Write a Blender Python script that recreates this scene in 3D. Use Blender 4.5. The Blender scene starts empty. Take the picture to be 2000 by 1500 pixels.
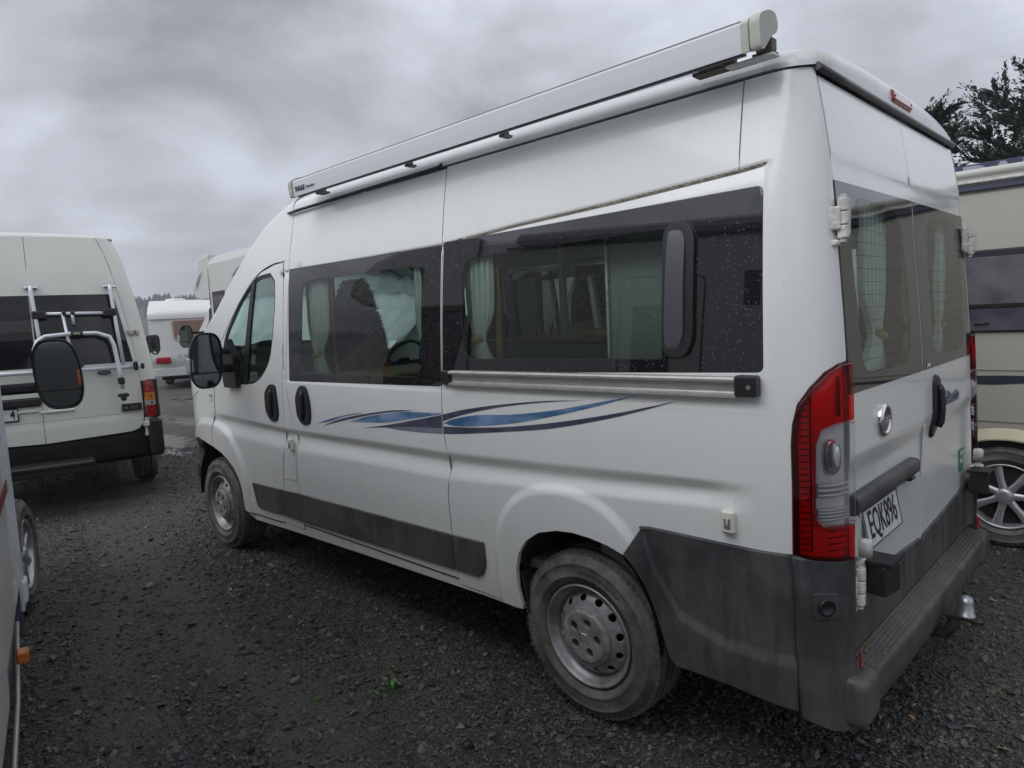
import bpy, math, random
import numpy as np
from mathutils import Vector, Matrix, noise
from mathutils.geometry import delaunay_2d_cdt
random.seed(7); rng = np.random.default_rng(7)
PI = math.pi
scene = bpy.context.scene
COL = scene.collection

# ------------------------------------------------------------------ camera
cam_d = bpy.data.cameras.new("camera")
cam = bpy.data.objects.new("camera", cam_d); COL.objects.link(cam); scene.camera = cam
CAM = Vector((-0.6496, 3.0250, 1.6271))
yaw, pit, rol = -0.79356, -0.098113, -0.050598
fw = Vector((math.cos(yaw)*math.cos(pit), math.sin(yaw)*math.cos(pit), math.sin(pit)))
r0 = Vector((math.sin(yaw), -math.cos(yaw), 0)); u0 = r0.cross(fw)
rt = r0*math.cos(rol)+u0*math.sin(rol); up = -r0*math.sin(rol)+u0*math.cos(rol)
M = Matrix((rt, up, -fw)).transposed().to_4x4(); M.translation = CAM
cam.matrix_world = M
cam_d.sensor_width = 36.0; cam_d.lens = 36.0*1337.77/2000.0
cam_d.clip_start = 0.02; cam_d.clip_end = 3000

# ------------------------------------------------------------------ world: overcast sky
SUN_EL, SUN_AZ = math.radians(46), math.radians(78)   # azimuth counter-clockwise from +X
w = bpy.data.worlds.new("World"); scene.world = w; w.use_nodes = True
nt = w.node_tree; nt.nodes.clear()
def N(t, k, **kw):
    n = t.nodes.new(k)
    for a, b in kw.items(): setattr(n, a, b)
    return n
def wm(op, a, b=None, c=None):
    n = N(nt, 'ShaderNodeMath', operation=op)
    for i, x in enumerate((a, b, c)):
        if x is None: continue
        if isinstance(x, (int, float)): n.inputs[i].default_value = x
        else: nt.links.new(x, n.inputs[i])
    return n.outputs[0]
tc = N(nt, 'ShaderNodeTexCoord'); sp = N(nt, 'ShaderNodeSeparateXYZ'); nt.links.new(tc.outputs['Generated'], sp.inputs[0])
zc = wm('ADD', wm('MAXIMUM', sp.outputs[2], 0.0), 0.34)
cx = wm('DIVIDE', sp.outputs[0], zc); cy = wm('DIVIDE', sp.outputs[1], zc)
cb = N(nt, 'ShaderNodeCombineXYZ'); nt.links.new(cx, cb.inputs[0]); nt.links.new(cy, cb.inputs[1])
def wnoise(scale, detail, rough, off):
    mp = N(nt, 'ShaderNodeMapping'); mp.inputs['Location'].default_value = off; nt.links.new(cb.outputs[0], mp.inputs[0])
    n = N(nt, 'ShaderNodeTexNoise'); n.inputs['Scale'].default_value = scale; n.inputs['Detail'].default_value = detail
    n.inputs['Roughness'].default_value = rough; n.inputs['Distortion'].default_value = 0.25; nt.links.new(mp.outputs[0], n.inputs['Vector']); return n.outputs['Fac']
n1 = wnoise(0.55, 3, .5, (3.1, 1.7, 0)); n2 = wnoise(2.1, 8, .55, (0.4, 5.2, 0))
cl = wm('ADD', wm('MULTIPLY', n1, .62), wm('MULTIPLY', n2, .38))
mr = N(nt, 'ShaderNodeMapRange'); mr.inputs['From Min'].default_value = .39; mr.inputs['From Max'].default_value = .61
mr.inputs['To Min'].default_value = .46; mr.inputs['To Max'].default_value = 1.45; nt.links.new(cl, mr.inputs['Value'])
elev = wm('MULTIPLY_ADD', wm('POWER', wm('MAXIMUM', sp.outputs[2], 0.0), 1.0), .75, 1.10)
lum = wm('MULTIPLY', mr.outputs[0], elev)
lum = wm('MULTIPLY', lum, 4.5)
tint = N(nt, 'ShaderNodeMixRGB'); tint.inputs[1].default_value = (.90, .95, 1.10, 1); tint.inputs[2].default_value = (.95, 1.0, 1.07, 1); nt.links.new(cl, tint.inputs[0])
cc = N(nt, 'ShaderNodeMixRGB', blend_type='MULTIPLY'); cc.inputs[0].default_value = 1; nt.links.new(tint.outputs[0], cc.inputs[1]); nt.links.new(lum, cc.inputs[2])
sky = N(nt, 'ShaderNodeTexSky', sky_type='NISHITA'); sky.sun_disc = False; sky.sun_elevation = SUN_EL; sky.sun_rotation = PI/2-SUN_AZ
mx = N(nt, 'ShaderNodeMixRGB'); mx.inputs[0].default_value = .97; nt.links.new(sky.outputs[0], mx.inputs[1]); nt.links.new(cc.outputs[0], mx.inputs[2])
bg = N(nt, 'ShaderNodeBackground'); bg.inputs['Strength'].default_value = .10; nt.links.new(mx.outputs[0], bg.inputs['Color'])
wo = N(nt, 'ShaderNodeOutputWorld'); nt.links.new(bg.outputs[0], wo.inputs[0])
# soft sun behind the cloud
sd = bpy.data.lights.new("sun", 'SUN'); sd.energy = 1.15; sd.angle = math.radians(50); sd.color = (1, .985, .96)
so = bpy.data.objects.new("sun", sd); COL.objects.link(so)
sdir = Vector((math.cos(SUN_AZ)*math.cos(SUN_EL), math.sin(SUN_AZ)*math.cos(SUN_EL), math.sin(SUN_EL)))
so.rotation_euler = sdir.to_track_quat('Z', 'Y').to_euler()
scene.view_settings.view_transform = 'Standard'; scene.view_settings.look = 'None'
scene.view_settings.gamma = 1; scene.view_settings.use_curve_mapping = False; scene.view_settings.exposure = 0.36
scene.render.engine = 'CYCLES'
scene.cycles.max_bounces = 10; scene.cycles.transparent_max_bounces = 16; scene.cycles.glossy_bounces = 4; scene.cycles.diffuse_bounces = 4
scene.cycles.use_denoising = True
scene.cycles.caustics_reflective = False; scene.cycles.caustics_refractive = False

# ------------------------------------------------------------------ materials
def newmat(name):
    m = bpy.data.materials.new(name); m.use_nodes = True
    b = m.node_tree.nodes['Principled BSDF']; return m, m.node_tree, b
def mth(t, op, a, b=None, c=None):
    n = N(t, 'ShaderNodeMath', operation=op)
    for i, x in enumerate((a, b, c)):
        if x is None: continue
        if isinstance(x, (int, float)): n.inputs[i].default_value = x
        else: t.links.new(x, n.inputs[i])
    return n.outputs[0]
def tnoise(t, scale, detail=4, rough=.55, vec=None, stretch=None):
    n = N(t, 'ShaderNodeTexNoise'); n.inputs['Scale'].default_value = scale; n.inputs['Detail'].default_value = detail; n.inputs['Roughness'].default_value = rough
    if vec is None: vec = N(t, 'ShaderNodeTexCoord').outputs['Object']
    if stretch:
        mp = N(t, 'ShaderNodeMapping'); mp.inputs['Scale'].default_value = stretch; t.links.new(vec, mp.inputs[0]); vec = mp.outputs[0]
    t.links.new(vec, n.inputs['Vector']); return n.outputs['Fac']
def ramp(t, fac, stops):
    r = N(t, 'ShaderNodeValToRGB'); e = r.color_ramp.elements
    while len(e) < len(stops): e.new(.5)
    for i, (p, c) in enumerate(stops):
        e[i].position = p; e[i].color = (c, c, c, 1) if isinstance(c, (int, float)) else (*c, 1)
    t.links.new(fac, r.inputs[0]); return r.outputs[0]
def mixc(t, fac, a, b, mode='MIX'):
    n = N(t, 'ShaderNodeMixRGB', blend_type=mode)
    for i, x in ((0, fac), (1, a), (2, b)):
        if isinstance(x, (int, float)): n.inputs[i].default_value = x
        elif isinstance(x, tuple): n.inputs[i].default_value = (*x, 1)
        else: t.links.new(x, n.inputs[i])
    return n.outputs[0]
def drops(t, scale=95, amt=.5, size=.30):
    "rain drops: round bumps on a share of the cells"
    v = N(t, 'ShaderNodeTexVoronoi'); v.inputs['Scale'].default_value = scale
    t.links.new(N(t, 'ShaderNodeTexCoord').outputs['Object'], v.inputs['Vector'])
    pick = mth(t, 'GREATER_THAN', N2(t, v.outputs['Color']), 1-amt)
    h = mth(t, 'MAXIMUM', mth(t, 'SUBTRACT', 1.0, mth(t, 'DIVIDE', v.outputs['Distance'], size)), 0.0)
    return mth(t, 'MULTIPLY', mth(t, 'POWER', h, .5), pick)
def N2(t, col):
    s = N(t, 'ShaderNodeSeparateColor'); t.links.new(col, s.inputs[0]); return s.outputs[0]
def bump(t, h, strength=.5, dist=.002, prev=None):
    b = N(t, 'ShaderNodeBump'); b.inputs['Strength'].default_value = strength; b.inputs['Distance'].default_value = dist
    t.links.new(h, b.inputs['Height'])
    if prev: t.links.new(prev, b.inputs['Normal'])
    return b.outputs[0]
def simple(name, col, rough=.5, metal=0, spec=.5, coat=0, var=0, vs=6, bmp=0, bs=200):
    m, t, b = newmat(name)
    b.inputs['Base Color'].default_value = (*col, 1); b.inputs['Roughness'].default_value = rough; b.inputs['Metallic'].default_value = metal
    b.inputs['Specular IOR Level'].default_value = spec; b.inputs['Coat Weight'].default_value = coat
    if var:
        f = tnoise(t, vs, 6, .65)
        dk = tuple(c*(1-var) for c in col); lt = tuple(min(1, c*(1+var)) for c in col)
        t.links.new(mixc(t, ramp(t, f, [(.35, 0.), (.65, 1.)]), dk, lt), b.inputs['Base Color'])
        t.links.new(mth(t, 'MULTIPLY_ADD', f, .3, rough-.15), b.inputs['Roughness'])
    if bmp: t.links.new(bump(t, tnoise(t, bs, 3), bmp, .001), b.inputs['Normal'])
    return m
def paint(name, col, rough=.17, dirt=.26, dz=.9, dropamt=.25):
    m, t, b = newmat(name)
    g = N(t, 'ShaderNodeTexCoord').outputs['Object']
    s = N(t, 'ShaderNodeSeparateXYZ'); t.links.new(g, s.inputs[0])
    low = N(t, 'ShaderNodeMapRange'); low.inputs['From Min'].default_value = dz; low.inputs['From Max'].default_value = .25; t.links.new(s.outputs[2], low.inputs['Value'])
    n = tnoise(t, 3.2, 8, .65); st = tnoise(t, 9, 5, .6, stretch=(3, 3, .35))
    f = mth(t, 'MULTIPLY', mth(t, 'MULTIPLY', ramp(t, st, [(.38, 0.), (.75, 1.)]), mth(t, 'MULTIPLY_ADD', low.outputs[0], .8, .12)), dirt)
    f2 = mth(t, 'MULTIPLY', ramp(t, n, [(.45, 0.), (.8, 1.)]), .10)
    c = mixc(t, f2, col, (.55, .55, .52)); c = mixc(t, f, c, (.36, .34, .29))
    t.links.new(c, b.inputs['Base Color'])
    t.links.new(mth(t, 'MULTIPLY_ADD', mth(t, 'ADD', f, f2), .5, rough), b.inputs['Roughness'])
    b.inputs['Coat Weight'].default_value = .45; b.inputs['Coat Roughness'].default_value = .08; b.inputs['Specular IOR Level'].default_value = .45
    wob = bump(t, tnoise(t, 1.6, 2), .10, .02)
    if dropamt: wob = bump(t, drops(t, 70, dropamt, .22), .8, .0014, wob)
    t.links.new(wob, b.inputs['Normal']); return m
def glassm(name, tint, rough=0.0, dropamt=.5, strength=.8, refl=1.0, ior=1.8):
    m, t, b = newmat(name); t.nodes.remove(b)
    tr = N(t, 'ShaderNodeBsdfTransparent'); tr.inputs[0].default_value = (*tint, 1)
    gl = N(t, 'ShaderNodeBsdfGlossy'); gl.inputs['Roughness'].default_value = rough; gl.inputs[0].default_value = (refl, refl, refl, 1)
    nm = bump(t, tnoise(t, 1.1, 2), .06, .02)
    fr = N(t, 'ShaderNodeFresnel'); fr.inputs[0].default_value = ior
    mxs = N(t, 'ShaderNodeMixShader')
    fac = fr.outputs[0]
    if dropamt:
        d = drops(t, 85, dropamt, .20); nm = bump(t, d, strength, .0016, nm)
        fac = mth(t, 'MAXIMUM', fac, mth(t, 'MULTIPLY', d, .22))
    t.links.new(nm, gl.inputs['Normal'])
    t.links.new(fac, mxs.inputs[0]); t.links.new(tr.outputs[0], mxs.inputs[1]); t.links.new(gl.outputs[0], mxs.inputs[2])
    t.links.new(mxs.outputs[0], t.nodes['Material Output'].inputs[0]); return m
def worn_plastic(name, base=(.035, .037, .042), wear=(.155, .155, .155), mud=(.16, .145, .11), mudz=.75, amt=.8, rough=.55):
    m, t, b = newmat(name)
    g = N(t, 'ShaderNodeTexCoord').outputs['Object']; s = N(t, 'ShaderNodeSeparateXYZ'); t.links.new(g, s.inputs[0])
    a = tnoise(t, 4, 8, .7); st = tnoise(t, 14, 6, .65, stretch=(1.5, 1.5, .22)); fine = tnoise(t, 90, 3, .6)
    low = N(t, 'ShaderNodeMapRange'); low.inputs['From Min'].default_value = mudz; low.inputs['From Max'].default_value = mudz-.45; t.links.new(s.outputs[2], low.inputs['Value'])
    f = mth(t, 'MULTIPLY', ramp(t, mth(t, 'ADD', mth(t, 'MULTIPLY', a, .55), mth(t, 'MULTIPLY', st, .45)), [(.36, 0.), (.66, 1.)]), amt)
    c = mixc(t, f, base, wear)
    pt = ramp(t, tnoise(t, 2.6, 5, .6), [(.44, 0.), (.60, .75)]); c = mixc(t, pt, c, (.022, .024, .028))
    hi = ramp(t, tnoise(t, 22, 7, .7, stretch=(1, 1, .12)), [(.55, 0.), (.75, .5)]); c = mixc(t, hi, c, (.20, .20, .195))
    f3 = mth(t, 'MULTIPLY', mth(t, 'MULTIPLY', low.outputs[0], ramp(t, st, [(.3, .15), (.65, 1.)])), .75)
    c = mixc(t, f3, c, mud); c = mixc(t, mth(t, 'MULTIPLY', fine, .25), c, (.02, .02, .02))
    t.links.new(c, b.inputs['Base Color']); t.links.new(mth(t, 'MULTIPLY_ADD', f, .2, rough-.12), b.inputs['Roughness'])
    t.links.new(bump(t, fine, .25, .001), b.inputs['Normal']); return m

WHITE = paint("white_van_paint", (.80, .81, .80))
CREAMW = paint("off_white_paint", (.745, .755, .69), rough=.3, dropamt=.1)
WHITE2 = paint("motorhome_white", (.76, .76, .73), rough=.3, dropamt=.1)
BEIGE = paint("motorhome_beige", (.44, .42, .365), rough=.35, dirt=.2, dropamt=0)
BEIGE2 = paint("beige_panel", (.45, .43, .38), rough=.35, dirt=.2, dropamt=0)
CREAM = simple("cream_plastic", (.62, .57, .40), .4, var=.08)
FRIT = simple("black_glass_border", (.012, .012, .014), .02, spec=.6)
FRITR = simple("rear_glass_border", (.03, .03, .032), .02, spec=.8); FRITR.node_tree.nodes["Principled BSDF"].inputs["IOR"].default_value = 1.42
def frit_rain():
    m, t, b = newmat("wet_black_glass")
    b.inputs['Base Color'].default_value = (.014, .013, .016, 1); b.inputs['Roughness'].default_value = .015; b.inputs['Specular IOR Level'].default_value = .5; b.inputs['IOR'].default_value = 1.72
    nm = bump(t, tnoise(t, 1.1, 2), .06, .02); d = drops(t, 85, .62, .20)
    t.links.new(bump(t, d, .8, .0016, nm), b.inputs['Normal'])
    t.links.new(mixc(t, mth(t, 'MULTIPLY', d, .25), (.014, .013, .016), (.30, .31, .33)), b.inputs['Base Color']); return m
FRITW = frit_rain()
PANE = glassm("green_tinted_pane", (.82, .95, .90), ior=1.6)
PANE_DARK = glassm("privacy_pane", (.62, .74, .70))
PANE_REAR = glassm("rear_pane", (.80, .94, .89), dropamt=.15, ior=1.38)
PANE_CAB = glassm("cab_pane", (.74, .90, .85))
PANE_FAR = glassm("far_pane", (.25, .28, .28), dropamt=0)
SCREEN = glassm("windscreen_glass", (.80, .95, .92), dropamt=0, ior=1.45)
BLUEBAND = glassm("blue_sun_band", (.06, .20, .42), dropamt=0)
DARKGLASS = simple("dark_acrylic_window", (.022, .020, .024), .06, spec=.5)
PLAST = worn_plastic("weathered_black_plastic")
CLADD = worn_plastic("scuffed_grey_cladding", base=(.05, .052, .058), wear=(.19, .19, .19), amt=.75)
BLACK = simple("black_plastic", (.016, .016, .018), .38, var=.3, vs=12)
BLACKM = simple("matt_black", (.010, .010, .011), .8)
GAP = simple("panel_gap_shadow", (.05, .05, .05), .8)
SEAL = simple("grey_seam_sealant", (.17, .17, .165), .7)
DIRTSEAL = simple("mouldy_seam_sealant", (.24, .22, .17), .8, var=.5, vs=40)
RUBBER = None
def tyre_mat():
    m, t, b = newmat("dusty_tyre_rubber")
    a = tnoise(t, 6, 8, .7); f = tnoise(t, 45, 4, .6)
    c = mixc(t, ramp(t, a, [(.35, .1), (.60, 1.)]), (.030, .030, .032), (.20, .19, .17)); c = mixc(t, mth(t, 'MULTIPLY', f, .45), c, (.03, .03, .03))
    t.links.new(c, b.inputs['Base Color']); b.inputs['Roughness'].default_value = .75
    t.links.new(bump(t, f, .4, .002), b.inputs['Normal']); return m
RUBBER = tyre_mat()
def rim_mat():
    m, t, b = newmat("dirty_silver_steel")
    a = tnoise(t, 9, 8, .7); f = tnoise(t, 60, 4, .6)
    c = mixc(t, ramp(t, a, [(.38, 0.), (.68, .8)]), (.42, .43, .45), (.15, .135, .11)); c = mixc(t, ramp(t, f, [(.55, 0.), (.85, .5)]), c, (.10, .06, .035))
    t.links.new(c, b.inputs['Base Color']); b.inputs['Roughness'].default_value = .42; b.inputs['Metallic'].default_value = .45
    return m
STEEL = rim_mat()
CAPM = simple("dull_grey_hub_cap", (.27, .27, .255), .5, metal=.2, var=.35, vs=18)
RUST = simple("rust", (.13, .055, .022), .85, var=.5, vs=40)
ALLOY = simple("alloy_silver", (.50, .50, .51), .3, metal=.6, var=.15)
ALU = simple("brushed_aluminium", (.50, .48, .455), .38, metal=.55, var=.1, vs=20)
ALUW = simple("white_anodised_tube", (.72, .73, .78), .3, metal=.25)
AWN = paint("awning_case_white", (.70, .71, .75), rough=.35, dirt=.15, dropamt=0)
AWNCAP = simple("aged_cream_plastic", (.50, .50, .44), .5, var=.12)
CHROME = simple("chrome", (.75, .75, .76), .08, metal=1)
REDL = glassm("red_lens", (.97, .022, .034), rough=.02, dropamt=.1, ior=1.4)
CLEARL = glassm("clear_lens", (.97, .97, .98), rough=.02, dropamt=.1, ior=1.5)
REFL = simple("lamp_reflector", (.92, .92, .93), .25, metal=.3)
REFLR = simple("lamp_reflector_matt", (.80, .78, .78), .35)
REDP = simple("red_plastic_lens", (.34, .012, .018), .16, coat=.6, var=.25, vs=30)
AMBER = simple("amber_lens", (.62, .22, .02), .18, coat=.5)
AMBERD = simple("amber_marker", (.52, .15, .02), .2, coat=.5)
GREYLENS = simple("clear_grey_lens", (.42, .42, .42), .2, coat=.5)
HINGEW = simple("white_painted_hinge", (.60, .60, .56), .35, var=.30, vs=45)
CURT = simple("pale_curtain", (.80, .82, .76), .9, var=.06, vs=8)
TIE = simple("tan_curtain_tie", (.50, .36, .16), .85)
WOODM = simple("brown_trim", (.20, .11, .05), .6, var=.3)
LINER = simple("interior_lining", (.42, .42, .40), .8)
def cloth_mat():
    m, t, b = newmat("thin_white_screen_cloth"); b.inputs["Base Color"].default_value = (.85, .88, .85, 1); b.inputs["Roughness"].default_value = .9
    tl = N(t, "ShaderNodeBsdfTranslucent"); tl.inputs[0].default_value = (.88, .92, .88, 1); ms = N(t, "ShaderNodeMixShader"); ms.inputs[0].default_value = .65
    t.links.new(b.outputs[0], ms.inputs[1]); t.links.new(tl.outputs[0], ms.inputs[2]); t.links.new(ms.outputs[0], t.nodes["Material Output"].inputs[0]); return m
THIN = cloth_mat()
SEATM = simple("charcoal_seat_fabric", (.035, .037, .045), .9, var=.3, vs=30)
FLEECE = simple("brown_sheepskin", (.115, .093, .075), .95, var=.4, vs=20)
DASH = simple("dark_dashboard", (.05, .052, .058), .6)
YELLOW = simple("tan_worktop", (.42, .34, .14), .5)
GREYC = simple("grey_interior_panel", (.16, .16, .17), .6)
PLATEW = simple("white_plate", (.66, .67, .66), .35, var=.1, vs=30)
INK = simple("black_print", (.015, .015, .017), .45)
GREYPRINT = simple("grey_print", (.18, .18, .19), .5)
BLUEINK = simple("dark_blue_badge", (.03, .045, .12), .25, coat=.4)
BADGE = simple("blue_grey_badge", (.13, .15, .22), .3, metal=.5)
GREENS = simple("green_sticker", (.03, .22, .09), .4)
REDDISH = simple("red_stripe", (.22, .03, .035), .4)
MIRRORG = simple("mirror_glass", (.34, .37, .37), .03, metal=1)
MIRRORD = simple("dark_mirror_glass", (.14, .15, .155), .05, metal=1)
def swoosh_mat(name, a, b2, s=5):
    m, t, b = newmat(name); f = tnoise(t, s, 3, .5, stretch=(1, 1, 3))
    t.links.new(mixc(t, ramp(t, f, [(.38, 0.), (.62, 1.)]), a, b2), b.inputs['Base Color']); b.inputs['Roughness'].default_value = .25
    b.inputs['Coat Weight'].default_value = .3; return m
SWB = swoosh_mat("blue_swoosh", (.045, .13, .27), (.22, .34, .55)); SWD = swoosh_mat("slate_swoosh", (.045, .045, .085), (.085, .085, .13), 9); SWG = swoosh_mat("grey_swoosh", (.19, .19, .27), (.25, .25, .33))

# ------------------------------------------------------------------ geometry helpers
def link(name, me, mat, parent=None, smooth=False, kind=None):
    if mat is not None and not me.materials: me.materials.append(mat)
    o = bpy.data.objects.new(name, me); COL.objects.link(o)
    if parent: o.parent = parent
    if smooth:
        me.polygons.foreach_set('use_smooth', [True]*len(me.polygons))
    if kind: o['kind'] = kind
    return o
def thing(name, label, cat, loc=(0, 0, 0), rz=0, group=None):
    o = bpy.data.objects.new(name, None); COL.objects.link(o); o.empty_display_size = .2
    o.location = loc; o.rotation_euler = (0, 0, rz); o['label'] = label; o['category'] = cat
    if group: o['group'] = group
    return o
def tag(o, label, cat, group=None):
    o['label'] = label; o['category'] = cat
    if group: o['group'] = group
    return o
class MB:
    def __init__(s): s.v = []; s.f = []; s.sm = []
    def add(s, vs, fs, smooth=False):
        k = len(s.v); s.v += [tuple(v) for v in vs]; s.f += [tuple(i+k for i in f) for f in fs]; s.sm += [smooth]*len(fs); return s
    def box(s, c, d, rot=None, bev=0):
        hx, hy, hz = d[0]/2, d[1]/2, d[2]/2
        if bev:
            b = min(bev, hx*.9, hy*.9, hz*.9); vs = []; 
            for sx in (-1, 1):
                for sy in (-1, 1):
                    for sz in (-1, 1):
                        vs += [(sx*(hx-b), sy*(hy-b), sz*hz), (sx*(hx-b), sy*hy, sz*(hz-b)), (sx*hx, sy*(hy-b), sz*(hz-b))]
            idx = lambda x, y, z, k: ((x*2+y)*2+z)*3+k
            fs = []
            for z in (0, 1):
                q = [idx(0, 0, z, 0), idx(1, 0, z, 0), idx(1, 1, z, 0), idx(0, 1, z, 0)]; fs.append(q if z else q[::-1])
            for y in (0, 1):
                q = [idx(0, y, 0, 1), idx(1, y, 0, 1), idx(1, y, 1, 1), idx(0, y, 1, 1)]; fs.append(q[::-1] if y else q)
            for x in (0, 1):
                q = [idx(x, 0, 0, 2), idx(x, 1, 0, 2), idx(x, 1, 1, 2), idx(x, 0, 1, 2)]; fs.append(q if x else q[::-1])
            for x in (0, 1):
                for y in (0, 1): fs.append([idx(x, y, 0, 1), idx(x, y, 0, 2), idx(x, y, 1, 2), idx(x, y, 1, 1)])
                for z in (0, 1): fs.append([idx(x, 0, z, 0), idx(x, 0, z, 2), idx(x, 1, z, 2), idx(x, 1, z, 0)])
            for y in (0, 1):
                for z in (0, 1): fs.append([idx(0, y, z, 0), idx(0, y, z, 1), idx(1, y, z, 1), idx(1, y, z, 0)])
            for x in (0, 1):
                for y in (0, 1):
                    for z in (0, 1): fs.append([idx(x, y, z, k) for k in range(3)])
        else:
            vs = [(sx*hx, sy*hy, sz*hz) for sx in (-1, 1) for sy in (-1, 1) for sz in (-1, 1)]
            fs = [(0, 1, 3, 2), (4, 6, 7, 5), (0, 4, 5, 1), (2, 3, 7, 6), (0, 2, 6, 4), (1, 5, 7, 3)]
        c = Vector(c); vs = [c+(rot @ Vector(v) if rot else Vector(v)) for v in vs]
        return s.add(vs, fs)
    def tube(s, pts, r, n=8, cap=True, smooth=True):
        pts = [Vector(p) for p in pts]; rs = r if isinstance(r, (list, tuple)) else [r]*len(pts)
        vs = []; fs = []; prev = None
        for i, p in enumerate(pts):
            d = (pts[min(i+1, len(pts)-1)]-pts[max(i-1, 0)]).normalized()
            if prev is None:
                a = Vector((0, 0, 1)) if abs(d.z) < .9 else Vector((1, 0, 0)); x = d.cross(a).normalized()
            else: x = (prev-d*prev.dot(d)).normalized()
            prev = x; y = d.cross(x)
            for k in range(n): vs.append(p+(x*math.cos(2*PI*k/n)+y*math.sin(2*PI*k/n))*rs[i])
        for i in range(len(pts)-1):
            for k in range(n): fs.append((i*n+k, i*n+(k+1) % n, (i+1)*n+(k+1) % n, (i+1)*n+k))
        s.add(vs, fs, smooth)
        if cap: s.add(vs[:n], [tuple(range(n))[::-1]]); s.add(vs[-n:], [tuple(range(n))])
        return s
    def lathe(s, prof, n=32, c=(0, 0, 0), axis='y', smooth=True):
        "prof: (radius, offset along axis)"
        c = Vector(c); vs = []; fs = []
        for (r, h) in prof:
            for k in range(n):
                a = 2*PI*k/n
                v = {'y': (r*math.cos(a), h, r*math.sin(a)), 'z': (r*math.cos(a), r*math.sin(a), h), 'x': (h, r*math.cos(a), r*math.sin(a))}[axis]
                vs.append(c+Vector(v))
        for i in range(len(prof)-1):
            for k in range(n): fs.append((i*n+k, i*n+(k+1) % n, (i+1)*n+(k+1) % n, (i+1)*n+k))
        return s.add(vs, fs, smooth)
    def prism(s, poly, h0, h1, fn, smooth=False):
        "poly of (a,b); fn(a,b,h)->xyz"
        n = len(poly); s.add([fn(a, b, h0) for a, b in poly], [tuple(range(n))[::-1]]); s.add([fn(a, b, h1) for a, b in poly], [tuple(range(n))])
        vs = [fn(a, b, h) for h in (h0, h1) for a, b in poly]
        return s.add(vs, [(i, (i+1) % n, n+(i+1) % n, n+i) for i in range(n)], smooth)
    def grid(s, fn, nu, nv, smooth=True, closed=False):
        vs = [fn(i/nu, j/nv) for i in range(nu+1) for j in range(nv+1)]
        fs = [(i*(nv+1)+j, (i+1)*(nv+1)+j, (i+1)*(nv+1)+j+1, i*(nv+1)+j+1) for i in range(nu) for j in range(nv)]
        return s.add(vs, fs, smooth)
    def ellipsoid(s, c, r, e=1.0, nu=12, nv=20, rot=None):
        sg = lambda x, p: math.copysign(abs(x)**p, x); c = Vector(c)
        def fn(a, b):
            th = -PI/2+PI*a; ph = 2*PI*b
            v = Vector((r[0]*sg(math.cos(th), e)*sg(math.cos(ph), e), r[1]*sg(math.cos(th), e)*sg(math.sin(ph), e), r[2]*sg(math.sin(th), e)))
            return c+(rot @ v if rot else v)
        return s.grid(fn, nu, nv)
    def build(s, name, mat, parent=None, kind=None, recalc=True):
        me = bpy.data.meshes.new(name); me.from_pydata([tuple(v) for v in s.v], [], s.f); me.validate(); 
        if len(me.polygons) == len(s.sm): me.polygons.foreach_set('use_smooth', s.sm)
        if recalc:
            import bmesh
            bm = bmesh.new(); bm.from_mesh(me); bmesh.ops.remove_doubles(bm, verts=bm.verts, dist=1e-5); bmesh.ops.recalc_face_normals(bm, faces=bm.faces); bm.to_mesh(me); bm.free()
        return link(name, me, mat, parent, kind=kind)

def crom(pts, x):
    n = len(pts)
    if x <= pts[0][0]: return pts[0][1]+(x-pts[0][0])*(pts[1][1]-pts[0][1])/(pts[1][0]-pts[0][0])
    if x >= pts[-1][0]: return pts[-1][1]+(x-pts[-1][0])*(pts[-1][1]-pts[-2][1])/(pts[-1][0]-pts[-2][0])
    i = 0
    while x > pts[i+1][0]: i += 1
    def m(k):
        if k == 0: return (pts[1][1]-pts[0][1])/(pts[1][0]-pts[0][0])
        if k == n-1: return (pts[-1][1]-pts[-2][1])/(pts[-1][0]-pts[-2][0])
        return (pts[k+1][1]-pts[k-1][1])/(pts[k+1][0]-pts[k-1][0])
    h = pts[i+1][0]-pts[i][0]; t = (x-pts[i][0])/h
    return (2*t**3-3*t*t+1)*pts[i][1]+(t**3-2*t*t+t)*h*m(i)+(-2*t**3+3*t*t)*pts[i+1][1]+(t**3-t*t)*h*m(i+1)
def lin(pts, x):
    if x <= pts[0][0]: return pts[0][1]
    for a, b in zip(pts, pts[1:]):
        if x <= b[0]: return a[1]+(b[1]-a[1])*(x-a[0])/(b[0]-a[0])
    return pts[-1][1]
def ss(a, b, x):
    t = max(0., min(1., (x-a)/(b-a))) if a != b else float(x > a)
    return t*t*(3-2*t)

# ------------------------------------------------------------------ van body surfaces (real dimensions in metres)
PZ = [(.25, .965), (.43, .988), (.6, 1.002), (.8, 1.014), (1.15, 1.018), (1.3, 1.016), (1.42, 1.008), (1.69, .988), (1.94, .962), (2.15, .933), (2.31, .903), (2.42, .875)]
XR = [(.3, .062), (.85, .062), (1.33, .072), (1.5, .08), (1.82, .103), (2.04, .121), (2.31, .163), (2.5, .21)]
YD = [(.3, .862), (.9, .862), (1.3, .842), (1.5, .835), (2.3, .835), (2.5, .83)]
_c = {}
def tab(key, pts, z):
    k = (key, round(z*400))
    if k not in _c: _c[k] = crom(pts, round(z*400)/400)
    k2 = (key, round(z*400)+1)
    if k2 not in _c: _c[k2] = crom(pts, (round(z*400)+1)/400)
    t = z*400-round(z*400); 
    return _c[k]+(_c[k2]-_c[k])*t
pz = lambda z: tab('p', PZ, z)
xr = lambda z: tab('x', XR, z)
yd = lambda z: tab('d', YD, z)
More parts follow.
